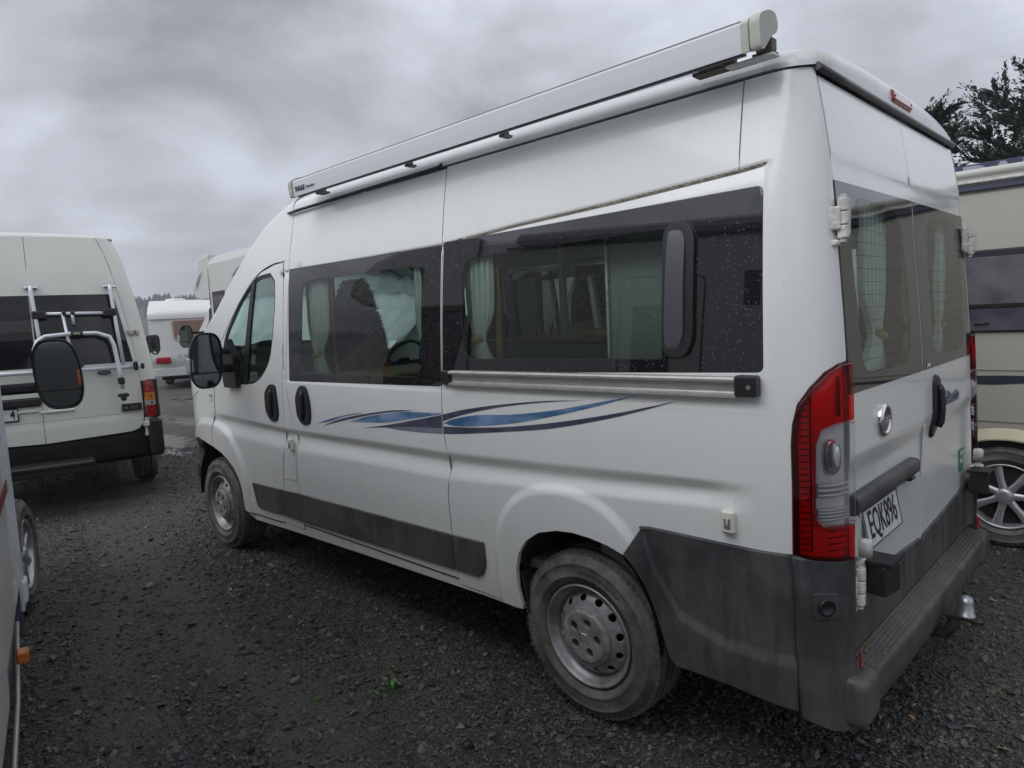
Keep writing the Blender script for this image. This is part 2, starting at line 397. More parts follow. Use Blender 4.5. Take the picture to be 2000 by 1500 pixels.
def side0(s, z):
    y = pz(z)
    if s < .30:
        th = (.30-s)/.30*PI/2; X0 = xr(z)
        return (X0+(.30-X0)*(1-math.sin(th)), y-(y-yd(z))*(1-math.cos(th)), z)
    if s > 4.3:
        u = min((s-4.3)/1.25, 1.0); th = u*PI/2
        return (4.3+1.05*math.sin(th), y-.40*(1-math.cos(th))**1.1, z)
    return (s, y, z)
SW_T = [(.28, 1.072), (.6, 1.063), (1.07, 1.046), (1.78, 1.024), (3.3, 1.014), (4.35, 1.044)]
SW_B = [(.27, 1.03), (.61, 1.009), (1.07, .984), (1.79, .963), (3.3, .962), (4.35, .99)]
SW_L = [(.42, .963), (1.07, .926), (1.76, .881), (2.52, .877), (3.26, .856), (4.35, .88)]
GR = [(.26, 2.055), (.361, 2.046), (.827, 2.021), (1.341, 2.001), (1.792, 1.972), (2.471, 1.971), (3.186, 1.969)]
def dents(s, z):
    d = 0
    # swage valley
    if .25 < s < 4.5 and .8 < z < 1.12:
        zt, zb, zl = lin(SW_T, s), lin(SW_B, s), lin(SW_L, s)
        v = 0
        if zb <= z < zt: v = 1-ss(zb, zt, z)
        elif zl < z < zb: v = ss(zl, zb, z)
        elif z <= zl: v = 0
        d -= .021*v*ss(.26, .50, s)*(1-ss(4.15, 4.45, s))
    # window band recess, roof groove above it
    if s < 3.3 and z > 1.27:
        g = lin(GR, s)
        if z < g+.02:
            e = ss(.252, .278, s)
            if z < g: d -= e*(.0035+.0065*ss(g-.055, g, z))*ss(1.292, 1.312, z)
            d -= .003*max(0, 1-abs(z-g)/.008)*e
    # rear arch swelling
    q = (abs(s-1.08)/.41)**2.3+(max(0, z-.5)/.44)**2.3
    if q < 1.3: d += .016*(1-ss(.86, 1.12, q))
    q = (abs(s-4.45)/.50)**2.3+(max(0, z-.5)/.475)**2.3
    if q < 1.3 and s > 3.85: d += .018*(1-ss(.84, 1.12, q))
    return d
def feature_lines():
    L = []
    off = lambda P, d: [(a, b+d) for a, b in P]
    for d in (.0105, .0082, .0045, .0012, -.0012, -.0045, -.0082, -.018, -.036, -.055): L.append(off(GR, d)+[(3.29, 1.969+d)])
    for z in (1.291, 1.297, 1.302, 1.307, 1.313): L.append([(.285, z), (3.28, z)])
    for x in (.252, .259, .265, .271, .278): L.append([(x, 1.32), (x, 2.03)])
    for P in (SW_T, SW_B, SW_L): L.append([(x, lin(P, x)) for x in np.linspace(.29, 4.5, 60)])
    for k in (.33, .67):
        L.append([(x, lin(SW_T, x)*(1-k)+lin(SW_B, x)*k) for x in np.linspace(.29, 4.5, 60)]); L.append([(x, lin(SW_B, x)*(1-k)+lin(SW_L, x)*k) for x in np.linspace(.29, 4.5, 60)])
    for (cx_, rx, rz, qs) in ((1.08, .41, .44, (.86, .93, .99, 1.05, 1.12)), (4.45, .50, .475, (.84, .91, .98, 1.05, 1.12))):
        for q in qs:
            k = q**(1/2.3); P = []
            for i in range(49):
                a = PI*i/48; c_, s_ = math.cos(a), math.sin(a)
                P.append((cx_+math.copysign(abs(c_)**(2/2.3), c_)*rx*k, .5+abs(s_)**(2/2.3)*rz*k))
            L.append([(P[0][0], .38)]+P+[(P[-1][0], .38)])
    return L
FL = None
def outw(s):
    if s < .30: th = (.30-s)/.30*PI/2; return (-math.sin(th), math.cos(th))
    if s > 4.3: th = min((s-4.3)/1.25, 1)*PI/2; return (math.sin(th)*.9, max(.3, math.cos(th)))
    return (0, 1)
def sidef(off=0, sg=1, dent=True):
    def f(s, z):
        x, y, zz = side0(s, z); d = off+(dents(s, z) if dent else 0)
        if d: ox, oy = outw(s); x += ox*d; y += oy*d
        return Vector((x, y*sg, zz))
    return f
def rearf(off=0):
    def f(y, z):
        rc = .016*(1-ss(1.06, 1.15, z))*(1-ss(.80, .86, abs(y)))
        g = .004*max(0, 1-abs(z-2.062)/.009)
        band = .004*(ss(1.98, 1.99, z)*(1-ss(2.045, 2.062, z)))
        return Vector((xr(z)+rc+g+band-off, y, z))
    return f

def rearg(off=0):
    return lambda y, z: Vector((xr(z)-off, y, z))
def area2(p): return sum(a[0]*b[1]-b[0]*a[1] for a, b in zip(p, p[1:]+p[:1]))/2
def offset(p, d):
    "shrink a polygon by d (miter)"
    if abs(d) < 1e-9: return list(p)
    sgn = 1 if area2(p) > 0 else -1; n = len(p); o = []
    for i in range(n):
        a, b, c = Vector(p[i-1]), Vector(p[i]), Vector(p[(i+1) % n])
        e1, e2 = (b-a), (c-b)
        if e1.length < 1e-9 or e2.length < 1e-9: o.append(tuple(b)); continue
        e1.normalize(); e2.normalize()
        n1, n2 = Vector((-e1.y, e1.x)), Vector((-e2.y, e2.x)); m = n1+n2
        if m.length < .2: m = n1
        m.normalize(); k = min(2.5, 1/max(.3, m.dot(n1)))
        q = b+m*d*sgn*k; o.append((q.x, q.y))
    return o
def densify(p, step):
    o = []
    for a, b in zip(p, p[1:]+p[:1]):
        L = math.hypot(b[0]-a[0], b[1]-a[1]); n = max(1, math.ceil(L/step))
        for k in range(n): o.append((a[0]+(b[0]-a[0])*k/n, a[1]+(b[1]-a[1])*k/n))
    return o
def smoothpoly(p, sharp=35, n=4):
    "Catmull-Rom round the polygon, keeping corners sharper than the angle"
    N_ = len(p); o = []; P = [Vector(q) for q in p]
    corner = []
    for i in range(N_):
        e1 = P[i]-P[i-1]; e2 = P[(i+1) % N_]-P[i]
        corner.append(e1.length > 0 and e2.length > 0 and math.degrees(e1.angle(e2)) > sharp)
    for i in range(N_):
        a, b, c, d = P[i-1], P[i], P[(i+1) % N_], P[(i+2) % N_]
        if corner[i]: a = b
        if corner[(i+1) % N_]: d = c
        for k in range(n):
            t = k/n
            q = .5*((2*b)+(c-a)*t+(2*a-5*b+4*c-d)*t*t+(3*b-3*c+d-a)*t**3); o.append((q.x, q.y))
    return o
def fillet(p, r, n=4):
    "round every corner of a polygon with radius r"
    o = []; m = len(p)
    for i in range(m):
        a, b, c = Vector(p[i-1]), Vector(p[i]), Vector(p[(i+1) % m]); e1 = (a-b); e2 = (c-b)
        rr = r[i] if isinstance(r, (list, tuple)) else r
        L = min(rr, e1.length*.45, e2.length*.45)
        if L < 1e-4: o.append(tuple(b)); continue
        s_, t_ = b+e1.normalized()*L, b+e2.normalized()*L
        for k in range(n+1):
            t = k/n; q = (1-t)**2*s_+2*t*(1-t)*b+t*t*t_; o.append((q.x, q.y))
    return o
def inside(pts, poly):
    x, y = pts[:, 0], pts[:, 1]; r = np.zeros(len(pts), bool); n = len(poly); j = n-1
    for i in range(n):
        xi, yi = poly[i]; xj, yj = poly[j]
        if yi != yj:
            c = ((yi > y) != (yj > y)) & (x < (xj-xi)*(y-yi)/(yj-yi)+xi); r ^= c
        j = i
    return r
def panel(name, outline, f, mat, parent, holes=(), step=.035, lip=.018, gap=.0030, out=(-.3, 1, .05), rnd=.0018, kind=None, lines=()):
    "sheet-metal panel: outline in surface coordinates, triangulated on the surface f, with a rolled edge"
    out = Vector(out)
    outline = offset(outline, gap); loops = [densify(outline, step)]+[densify(h, step) for h in holes]
    A = np.array(loops[0]); lo = A.min(0); hi = A.max(0)
    gx = np.arange(lo[0]+step*.5, hi[0], step); gz = np.arange(lo[1]+step*.5, hi[1], step)
    G = np.array([(a, b) for a in gx for b in gz]) if len(gx) and len(gz) else np.zeros((0, 2))
    if len(G):
        k = inside(G, loops[0])
        for h in loops[1:]: k &= ~inside(G, h)
        G = G[k]
        B = np.concatenate([np.array(l) for l in loops])
        if len(G):
            keep = np.ones(len(G), bool)
            for i in range(0, len(G), 2000):
                d = ((G[i:i+2000, None, :]-B[None])**2).sum(2).min(1); keep[i:i+2000] = d > (step*.45)**2
            G = G[keep]
    verts = []; edges = []
    for l in loops:
        k = len(verts); verts += l; edges += [(k+i, k+(i+1) % len(l)) for i in range(len(l))]
    if lines:
        LP = []
        for ln in lines:
            q = []
            for a, b in zip(ln, ln[1:]):
                L = math.hypot(b[0]-a[0], b[1]-a[1]); n = max(1, math.ceil(L/step)); q += [(a[0]+(b[0]-a[0])*k/n, a[1]+(b[1]-a[1])*k/n) for k in range(n)]
            q.append(ln[-1]); Q = np.array(q); ok = inside(Q, loops[0])
            for h in loops[1:]: ok &= ~inside(Q, h)
            B = np.concatenate([np.array(l) for l in loops]); ok &= ((Q[:, None]-B[None])**2).sum(2).min(1) > .003**2
            pr = None
            for i, g in enumerate(q):
                if not ok[i]: pr = None; continue
                verts.append(tuple(g)); LP.append(g)
                if pr is not None: edges.append((pr, len(verts)-1))
                pr = len(verts)-1
        if LP and len(G):
            A_ = np.array(LP); keep = np.ones(len(G), bool)
            for i in range(0, len(G), 2000): keep[i:i+2000] = ((G[i:i+2000, None]-A_[None])**2).sum(2).min(1) > (step*.3)**2
            G = G[keep]
    verts += [tuple(g) for g in G]
    ov, oe, of, *_ = delaunay_2d_cdt([Vector(v) for v in verts], edges, [], 0, 1e-7)
    P2 = np.array([(v.x, v.y) for v in ov]); F = np.array([t for t in of if len(t) == 3])
    cen = P2[F].mean(1); k = inside(cen, loops[0])
    for h in loops[1:]: k &= ~inside(cen, h)
    F = F[k]
    def nrm(a, b):
        e = .0005; n = (f(a+e, b)-f(a-e, b)).cross(f(a, b+e)-f(a, b-e))
        n.normalize()
        return n if n.dot(out) >= 0 else -n
    V = [f(*p) for p in P2]; NN = [nrm(*p) for p in P2]
    faces = []
    for t in F:
        a, b, c = (V[i] for i in t); n = (b-a).cross(c-a)
        faces.append(tuple(int(i) for i in t) if n.dot(NN[t[0]]) >= 0 else tuple(int(i) for i in t[::-1]))
    if lip > 0:
        for li, l in enumerate(loops):
            lo_ = offset(l, -rnd if li == 0 else rnd); n = len(l); k = len(V)
            for q, p2 in zip(l, lo_):
                N0 = nrm(*q); P0 = f(*q); P1 = f(*p2)-N0*rnd; T = (f(*p2)-P0); T = T.normalized() if T.length > 1e-7 else N0
                V += [P0, P1, P1-N0*lip]; NN += [N0, T, T]
            for i in range(n):
                j = (i+1) % n
                for r_ in (0, 1):
                    a, b, c, d = k+i*3+r_, k+j*3+r_, k+j*3+r_+1, k+i*3+r_+1
                    nn = (V[b]-V[a]).cross(V[d]-V[a]); q = (a, b, c, d) if nn.dot(NN[k+i*3+1]+NN[k+i*3]*.3) >= 0 else (d, c, b, a); faces.append(q)
    me = bpy.data.meshes.new(name); me.from_pydata([tuple(v) for v in V], [], faces)
    me.polygons.foreach_set('use_smooth', [True]*len(me.polygons))
    me.normals_split_custom_set_from_vertices([tuple(n) for n in NN])
    return link(name, me, mat, parent, kind=kind)
def strip(name, pts, f, w, mat, parent, lift=.0008, h=.0015, smooth=4):
    "a thin bead following a path on the surface"
    P = []
    for a, b in zip(pts, pts[1:]):
        L = math.hypot(b[0]-a[0], b[1]-a[1]); n = max(1, int(L/.05))
        P += [(a[0]+(b[0]-a[0])*k/n, a[1]+(b[1]-a[1])*k/n) for k in range(n)]
    P.append(pts[-1]); m = MB(); vs = []
    for i, p in enumerate(P):
        a = P[max(0, i-1)]; b = P[min(len(P)-1, i+1)]; d = Vector((b[0]-a[0], b[1]-a[1])).normalized(); nx, ny = -d.y*w/2, d.x*w/2
        Q = f(*p); e = .003; nn = (f(p[0]+e, p[1])-f(p[0]-e, p[1])).cross(f(p[0], p[1]+e)-f(p[0], p[1]-e)).normalized()
        ref = Vector((-.4, 1 if Q.y > 0 else -1, 0)) if abs(Q.y) > .87 else Vector((-1, 0, 0))
        if nn.dot(ref) < 0: nn = -nn
        vs += [f(p[0]+nx, p[1]+ny)+nn*(lift-.002), f(p[0]+nx, p[1]+ny)+nn*lift, Q+nn*(lift+h), f(p[0]-nx, p[1]-ny)+nn*lift, f(p[0]-nx, p[1]-ny)+nn*(lift-.002)]
    fs = [(i*5+k, i*5+k+1, (i+1)*5+k+1, (i+1)*5+k) for i in range(len(P)-1) for k in range(4)]
    m.add(vs, fs); return m.build(name, mat, parent)
def text(name, body, size, loc, xax, yax, mat, parent, ext=.001, bold=0, align='CENTER', sx=1.0, shear=0):
    c = bpy.data.curves.new(name, 'FONT'); c.body = body; c.size = size; c.extrude = ext; c.align_x = align; c.align_y = 'CENTER'; c.offset = bold; c.shear = shear
    c.resolution_u = 3; c.materials.append(mat)
    to = bpy.data.objects.new(name, c); COL.objects.link(to); dg = bpy.context.evaluated_depsgraph_get(); dg.update()
    me = bpy.data.meshes.new_from_object(to.evaluated_get(dg)); bpy.data.objects.remove(to); bpy.data.curves.remove(c)
    if not me.materials: me.materials.append(mat)
    o = bpy.data.objects.new(name, me); COL.objects.link(o); o.parent = parent
    X = Vector(xax).normalized(); Y = Vector(yax).normalized(); Z = X.cross(Y)
    m = Matrix((X*sx, Y, Z)).transposed().to_4x4(); m.translation = Vector(loc); o.matrix_local = m; return o
REAR_X, REAR_Y = (0, -1, 0), (0, 0, 1)

# ------------------------------------------------------------------ wheels
def wheel(parent, c, sg=1, R=.343, W=.215, rim='steel', steer=0):
    "c = centre on the wheel's outer face; sg=+1 outer face looks to +Y"
    h = thing_part('wheel', parent, c, sg, steer)
    t = MB(); w2 = W
    pr = [(.212, -.012), (.222, .002), (.240, .010), (.243, .013), (.247, .013), (.250, .010), (.275, .012), (.290, .009), (.292, .011), (.296, .011), (.299, .007), (R-.022, -.008), (R-.008, -.022), (R, -.040)]
    y = -.040
    for k in range(4):
        y -= (W-.080)/4*.78; pr.append((R, y)); pr.append((R-.009, y-.001)); y -= (W-.080)/4*.22; pr.append((R-.009, y+.001)); pr.append((R, y))
    pr += [(R-.010, y-.016), (.300, -W-.004), (.26, -W-.010), (.215, -W+.01), (.195, -W+.02)]
    t.lathe([(r, o*1.0) for r, o in pr], 72)
    # shoulder blocks
    for k in range(72):
        a = 2*PI*(k+.5)/72
        rot = Matrix.Rotation(-a, 3, 'Y')
        t.box(rot @ Vector((R-.0165, -.0225, 0)), (.020, .020, .019), rot)
    for k in list(range(-8, 9)):
        for a0, r_ in ((-PI/2-.1, .268), (PI/2+.25, .270)):
            a = a0+k*.045; rot = Matrix.Rotation(-a, 3, 'Y'); t.box(rot @ Vector((r_, .0125, 0)), (.016 if k % 3 else .022, .003, .0065), rot)
    t.build('tyre', RUBBER, h)
    if rim == 'steel':
        r = MB(); r.lathe([(.210, -.012), (.208, .000), (.203, .002), (.198, -.004), (.194, -.018), (.183, -.034), (.176, -.040), (.174, -.075), (.176, -.19)], 56); r.build('rim', STEEL, h)
        prf = [(.02, -.010), (.10, -.010), (.112, -.010), (.124, -.014), (.145, -.022), (.162, -.036), (.172, -.052), (.178, -.058)]
        def f(a, b):
            rr = math.hypot(a, b); return Vector((a, crom(prf, rr), b))
        circ = lambda cx_, cy_, r_, n: [(cx_+r_*math.cos(2*PI*k/n), cy_+r_*math.sin(2*PI*k/n)) for k in range(n)]
        holes = []
        for k in range(12):
            a = 2*PI*(k+.5)/12; e = Vector((math.cos(a), math.sin(a))); g = Vector((-e.y, e.x))
            holes.append([tuple(e*.150+e*.0155*math.cos(q)+g*.0185*math.sin(q)) for q in [2*PI*j/12 for j in range(12)]])
        panel('disc', circ(0, 0, .177, 56), f, STEEL, h, holes=holes+[circ(0, 0, .03, 10)], step=.016, lip=.006, gap=0, out=(0, 1, 0))
        MB().lathe([(.176, -.075), (.13, -.09), (.0, -.09)], 32).build('drum', BLACKM, h)
        # centre cap with five recesses
        def fc(a, b):
            rr = math.hypot(a, b); y = .0205-.012*ss(.098, .114, rr)-.0016*ss(.026, .030, rr)*(1-ss(.072, .076, rr))
            return Vector((a, y-.008, b))
        hs = []
        for k in range(5):
            a = 2*PI*k/5+.5; hs.append(circ(.062*math.cos(a), .062*math.sin(a), .0200, 16))
        panel('hub_cap', circ(0, 0, .115, 48), fc, CAPM, h, holes=hs, step=.010, lip=.014, gap=0, out=(0, 1, 0))
        for k in range(5):
            a = 2*PI*k/5+.5; MB().lathe([(0, -.008), (.010, -.008), (.0115, -.011), (.0115, -.022), (.018, -.022)], 6, (.062*math.cos(a), .006, .062*math.sin(a))).build('wheel_bolt', RUST, h)
        m = MB(); m.box((0, .0125, 0), (.030, .004, .030), bev=.0015); m.build('cap_emblem', ALLOY, h)
        m = MB(); m.lathe([(.211, -.006), (.2135, -.001), (.2135, -.006)], 56); m.build('rust_line', RUST, h)
    else:
        r = MB(); r.lathe([(.212, -.008), (.210, .003), (.202, .003), (.197, -.006), (.190, -.05), (.185, -.19)], 48)
        n = 7
        for k in range(n):
            a = 2*PI*k/n+.2
            def sp_(u, v, a=a):
                rr = .045+.155*u; wd = (.020+.012*abs(u-.35)) ; q = (v-.5)*2
                e = Vector((math.cos(a), 0, math.sin(a))); g = Vector((-e.z, 0, e.x))
                return e*rr+g*wd*q+Vector((0, -.012-.012*u*(1-u)*4*0+(-.012)*abs(q)**3, 0))
            r.grid(sp_, 6, 6)
        r.lathe([(0, .002), (.03, .002), (.05, -.008), (.055, -.03)], 24)
        r.build('rim', ALLOY, h)
        MB().lathe([(.19, -.07), (.12, -.09), (.0, -.09)], 28).build('drum', BLACKM, h)
    return h
def thing_part(name, parent, c, sg, steer=0):
    o = bpy.data.objects.new(name, None); COL.objects.link(o); o.parent = parent; o.empty_display_size = .1
    o.location = c; o.rotation_euler = (0, random.uniform(-.6, .6), (0 if sg > 0 else PI)+steer)
    return o

# ------------------------------------------------------------------ generic van cab pieces (shared by the vans and the coachbuilt cabs)
ZA = [(3.2, 2.05), (3.30, 2.034), (3.42, 2.03), (3.59, 1.997), (3.73, 1.934), (3.88, 1.832), (4.04, 1.70), (4.16, 1.59), (4.34, 1.40), (4.48, 1.25), (4.65, 1.17), (4.9, 1.10), (5.2, 1.0), (5.55, .90)]
ZC = [(3.0, 2.50), (3.22, 2.49), (3.45, 2.445), (3.65, 2.36), (3.85, 2.235), (4.0, 2.12), (4.3, 1.90), (4.6, 1.655), (4.85, 1.43), (5.0, 1.32), (5.15, 1.25), (5.35, 1.16), (5.55, 1.02)]
ZS = [(3.0, 2.33), (3.22, 2.33), (3.45, 2.26), (3.65, 2.17), (3.85, 2.05), (4.0, 1.94), (4.3, 1.70), (4.6, 1.46), (4.85, 1.27), (5.0, 1.17), (5.35, 1.03), (5.55, .96)]
def capf(s, a):
    "a in [-1,1] across the van; |a|>.7 is the side part"
    za, zs, zc = crom(ZA, s), crom(ZS, s), crom(ZC, s); sg = 1 if a >= 0 else -1; a = abs(a)
    if a > .7:
        z = zs+(za-zs)*(a-.7)/.3; x, y, z = side0(s, z); return Vector((x, y*sg, z))
    x, y, _ = side0(s, zs); ph = (1-a/.7)*PI/2
    cy_ = math.cos(ph)**(2/3.4); cz = math.sin(ph)**(2/2.6)
    bul = lin([(3.2, 0), (3.6, .03), (4.0, .05), (4.8, .13), (5.1, .16), (5.6, .12)], s)
    return Vector((x+bul*math.sin(ph)**2, y*cy_*sg, zs+(zc-zs)*cz))
def cap_mesh(name, s0, s1, a0, a1, mat, parent, n=24, m=40, lift=0):
    mb = MB(); mb.grid(lambda u, v: capf(s0+(s1-s0)*u, a0+(a1-a0)*v)+Vector((lift*.6, 0, lift)), n, m); return mb.build(name, mat, parent)
def cap_with_screen(parent, mat, s0=3.22, hood=True, glass=SCREEN, band=BLUEBAND):
    A = .60
    S0, S1 = 3.90, 4.80
    cap_mesh('front_cap', s0, S0, -1, 1, mat, parent) if s0 < S0 else None
    for sg in (1, -1): cap_mesh('windscreen_pillar', max(S0, s0), S1, A*sg, 1.0*sg, mat, parent, 16, 10)
    o = cap_mesh('windscreen', max(S0, s0)+.32, S1, -A, A, glass, parent, 14, 24)
    cap_mesh('tint_band', max(S0, s0), max(S0, s0)+.32, -A, A, band, parent, 3, 24)
    if hood:
        cap_mesh('bonnet', S1, 5.55, -1, 1, mat, parent, 14, 40)
def door_outline(): return [(3.299, 2.028), (3.42, 2.022), (3.59, 1.99), (3.73, 1.926), (3.88, 1.824), (4.04, 1.692), (4.16, 1.582), (4.27, 1.47), (4.325, 1.40), (4.330, 1.214), (4.356, 1.025), (4.39, .90), (4.40, .80)]
FARCH = [(4.40, .785), (4.30, .755), (4.194, .71), (4.12, .665), (4.075, .615), (4.045, .55), (4.039, .48), (4.050, .38)]
DGLASS = [(3.461, 1.976), (3.622, 1.966), (3.73, 1.927), (3.879, 1.829), (3.996, 1.724), (4.113, 1.605), (4.175, 1.473), (4.190, 1.256), (3.82, 1.262), (3.666, 1.285), (3.540, 1.355), (3.450, 1.473), (3.391, 1.759), (3.397, 1.925)]
def cab_side(parent, sg, mat, clad=True, col_glass=PANE_CAB):
    f = sidef(0, sg); out = (-.2, sg, .05)
    do = door_outline()+FARCH+[(4.042, .356), (3.93, .352), (3.626, .358), (3.503, .365), (3.491, .386), (3.436, .586), (3.393, .777), (3.345, .92), (3.326, 1.044), (3.319, 1.189), (3.298, 1.442), (3.292, 1.754)]
    g = smoothpoly(DGLASS, 40, 3)
    panel('cab_door', do, f, mat, parent, holes=[g], out=out, lines=FL if sg > 0 else ())
    # door glass: black surround, divider, panes
    fr = panel('door_window_frame', offset(g, -.004), sidef(-.006, sg), BLACK, parent, holes=[smoothpoly(offset(DGLASS, .020), 40, 3)], step=.05, gap=0, lip=.006, out=out)
    quarter = [(3.715, 1.92), (3.79, 1.885), (3.895, 1.80), (4.0, 1.70), (4.1, 1.585), (4.155, 1.468), (4.168, 1.275), (3.87, 1.27)]
    mainp = [(3.475, 1.958), (3.61, 1.950), (3.685, 1.93), (3.81, 1.27), (3.68, 1.302), (3.555, 1.37), (3.468, 1.48), (3.410, 1.76), (3.415, 1.915)]
    panel('door_pane', mainp, sidef(-.012, sg), col_glass, fr, step=.08, gap=0, lip=0, out=out)
    panel('quarter_pane', quarter, sidef(-.012, sg), col_glass, fr, step=.08, gap=0, lip=0, out=out)
    panel('window_divider', [(3.678, 1.937), (3.722, 1.933), (3.882, 1.263), (3.803, 1.270)], sidef(-.002, sg), BLACK, fr, step=.1, gap=0, lip=.01, out=out)
    # handle
    hp = fillet([(3.48, 1.275), (3.40, 1.272), (3.385, 1.10), (3.41, 1.05), (3.49, 1.045), (3.545, 1.10), (3.545, 1.22)], .03)
    h = panel('door_handle', hp, sidef(.010, sg, False), BLACK, parent, step=.03, gap=0, lip=.012, rnd=.006, out=out)
    mb = MB()
    mb.tube([(3.45, sg*(pz(1.24)+.008), 1.245), (3.455, sg*(pz(1.2)+.014), 1.22), (3.46, sg*(pz(1.16)+.015), 1.15), (3.46, sg*(pz(1.1)+.013), 1.095), (3.46, sg*(pz(1.08)+.006), 1.075)], .013, 8)
    mb.build('grip', BLACK, h)
    # fender from the hinge seam to the nose
    fen = [(4.334, 1.40), (4.48, 1.245), (4.65, 1.165), (4.9, 1.095), (5.2, .995), (5.54, .90), (5.54, .74), (4.98, .70), (4.93, .745), (4.82, .79), (4.68, .82), (4.55, .81), (4.40, .785), (4.394, .90), (4.360, 1.025), (4.334, 1.214)]
    panel('front_wing', fen, f, mat, parent, out=(.2, sg, .05), lines=FL if sg > 0 else ())
    bp = [(4.98, .70), (5.54, .74), (5.54, .26), (4.90, .24), (4.885, .40), (4.905, .55)]
    panel('front_bumper', bp, sidef(.004, sg, False), PLAST, parent, out=(.4, sg, 0), lip=.04)
def mirror(parent, sg, c, arm=.0, arms=2, lamp=GREYLENS, size=1.0, glassm_=MIRRORD):
    "c = centre of the housing"
    c = Vector(c); h = MB()
    def fn(a, b):
        ph = 2*PI*b; sgp = lambda x, p: math.copysign(abs(x)**p, x)
        d = a  # 0 rear rim .. 1 front
        sc = (1-d**3.2)**.5 if d < 1 else 0
        y = .112*sgp(math.cos(ph), .62)*sc*(1+.0*math.sin(ph)); z = .198*sgp(math.sin(ph), .72)*(sc*.9+.1*(1-d))
        y += .012*(z/.2)*-sg
        return c+Vector((-.045+.125*d, y, z))*size
    h.grid(fn, 10, 32); hh = h.build('wing_mirror', BLACK, parent)
    def rim(u): 
        v = fn(0, u); return v
    m = MB(); m.tube([rim(k/32)+Vector((-.004, 0, 0)) for k in range(33)], .006*size, 6, cap=False); m.build('mirror_rim', BLACK, hh)
    def gl(z0, z1, name, mat):
        pts = []
        for k in range(64):
            v = rim(k/64); q = (v-c)/size
            q = Vector((q.x, q.y*.93, q.z*.95)); q.z = max(z0, min(z1, q.z)); pts.append(c+Vector((-.040, q.y, q.z))*size)
        mm = MB(); mm.add(pts, [tuple(range(64))]); o = mm.build(name, mat, hh, recalc=False)
    gl(-.085, .3, 'mirror_glass', glassm_); gl(-.3, -.097, 'wide_angle_glass', glassm_)
    m = MB(); m.box(c+Vector((-.030, 0, 0))*size, (.004, .150*size, .30*size)); m.build('backplate', BLACK, hh)
    m = MB(); m.box(c+Vector((-.040, 0, -.091))*size, (.012*size, .20*size, .012*size), bev=.002); m.build('divider_bar', BLACK, hh)
    m = MB(); m.ellipsoid(c+Vector((.005, sg*.104, -.03))*size, (.050*size, .016*size, .055*size), .35); m.build('side_repeater', lamp, hh)
    a = MB(); y0 = c.y-sg*.09*size; y1 = c.y-sg*(.09*size+.10+arm)
    if arms == 2: a.box((c.x+.01, (y0+y1)/2, c.z+.06*size), (.05, abs(y0-y1)+.02, .045), bev=.012)
    a.box((c.x+.01, (y0+y1)/2, c.z-.07*size), (.06, abs(y0-y1)+.02, .055), bev=.014)
    a.build('mirror_arm', BLACK, hh)
    a = MB(); a.prism([(c.x-.06, c.z-.20), (c.x+.13, c.z-.20), (c.x+.15, c.z-.02), (c.x+.04, c.z+.13), (c.x-.05, c.z+.02)], y1-.035*sg, y1+.012*sg, lambda p, q, r: (p, r, q)); a.build('mirror_foot', BLACK, hh)
    return hh

# ================================================================== THE WHITE CAMPER VAN
van = thing('camper_van', 'large white high-roof camper van with blue side swooshes and awning, closest to the camera', 'camper van')
ARCH = [(1.345, .368), (1.362, .455), (1.360, .549), (1.335, .625), (1.285, .690), (1.210, .740), (1.113, .767), (1.03, .775), (.94, .770), (.86, .757), (.783, .733), (.721, .678), (.674, .592), (.641, .484), (.618, .391), (.600, .372)]
TAIL = [(.004, 1.440), (.058, 1.435), (.106, 1.414), (.149, 1.372), (.181, 1.322), (.194, 1.261), (.198, 1.199), (.197, 1.073), (.199, .857), (.131, .848), (.004, .836)]
SEAM = [(1.787, 2.326), (1.787, 1.30), (1.785, 1.10), (1.765, 1.00), (1.765, .93), (1.785, .80), (1.783, .44), (1.776, .394)]
MAINW = fillet([(1.779, 1.977), (.276, 1.985), (.268, 1.418), (1.781, 1.388)], [.012, .022, .02, .01])
MAINC = fillet([(1.651, 1.892), (.621, 1.898), (.618, 1.456), (1.640, 1.449)], [.08, .004, .004, .09], 5)
SLIDW = fillet([(3.226, 1.976), (1.796, 1.966), (1.792, 1.322), (3.226, 1.305)], .012)
SLIDC = fillet([(3.060, 1.893), (1.935, 1.895), (1.935, 1.360), (3.080, 1.358)], .085, 5)
FL = feature_lines()
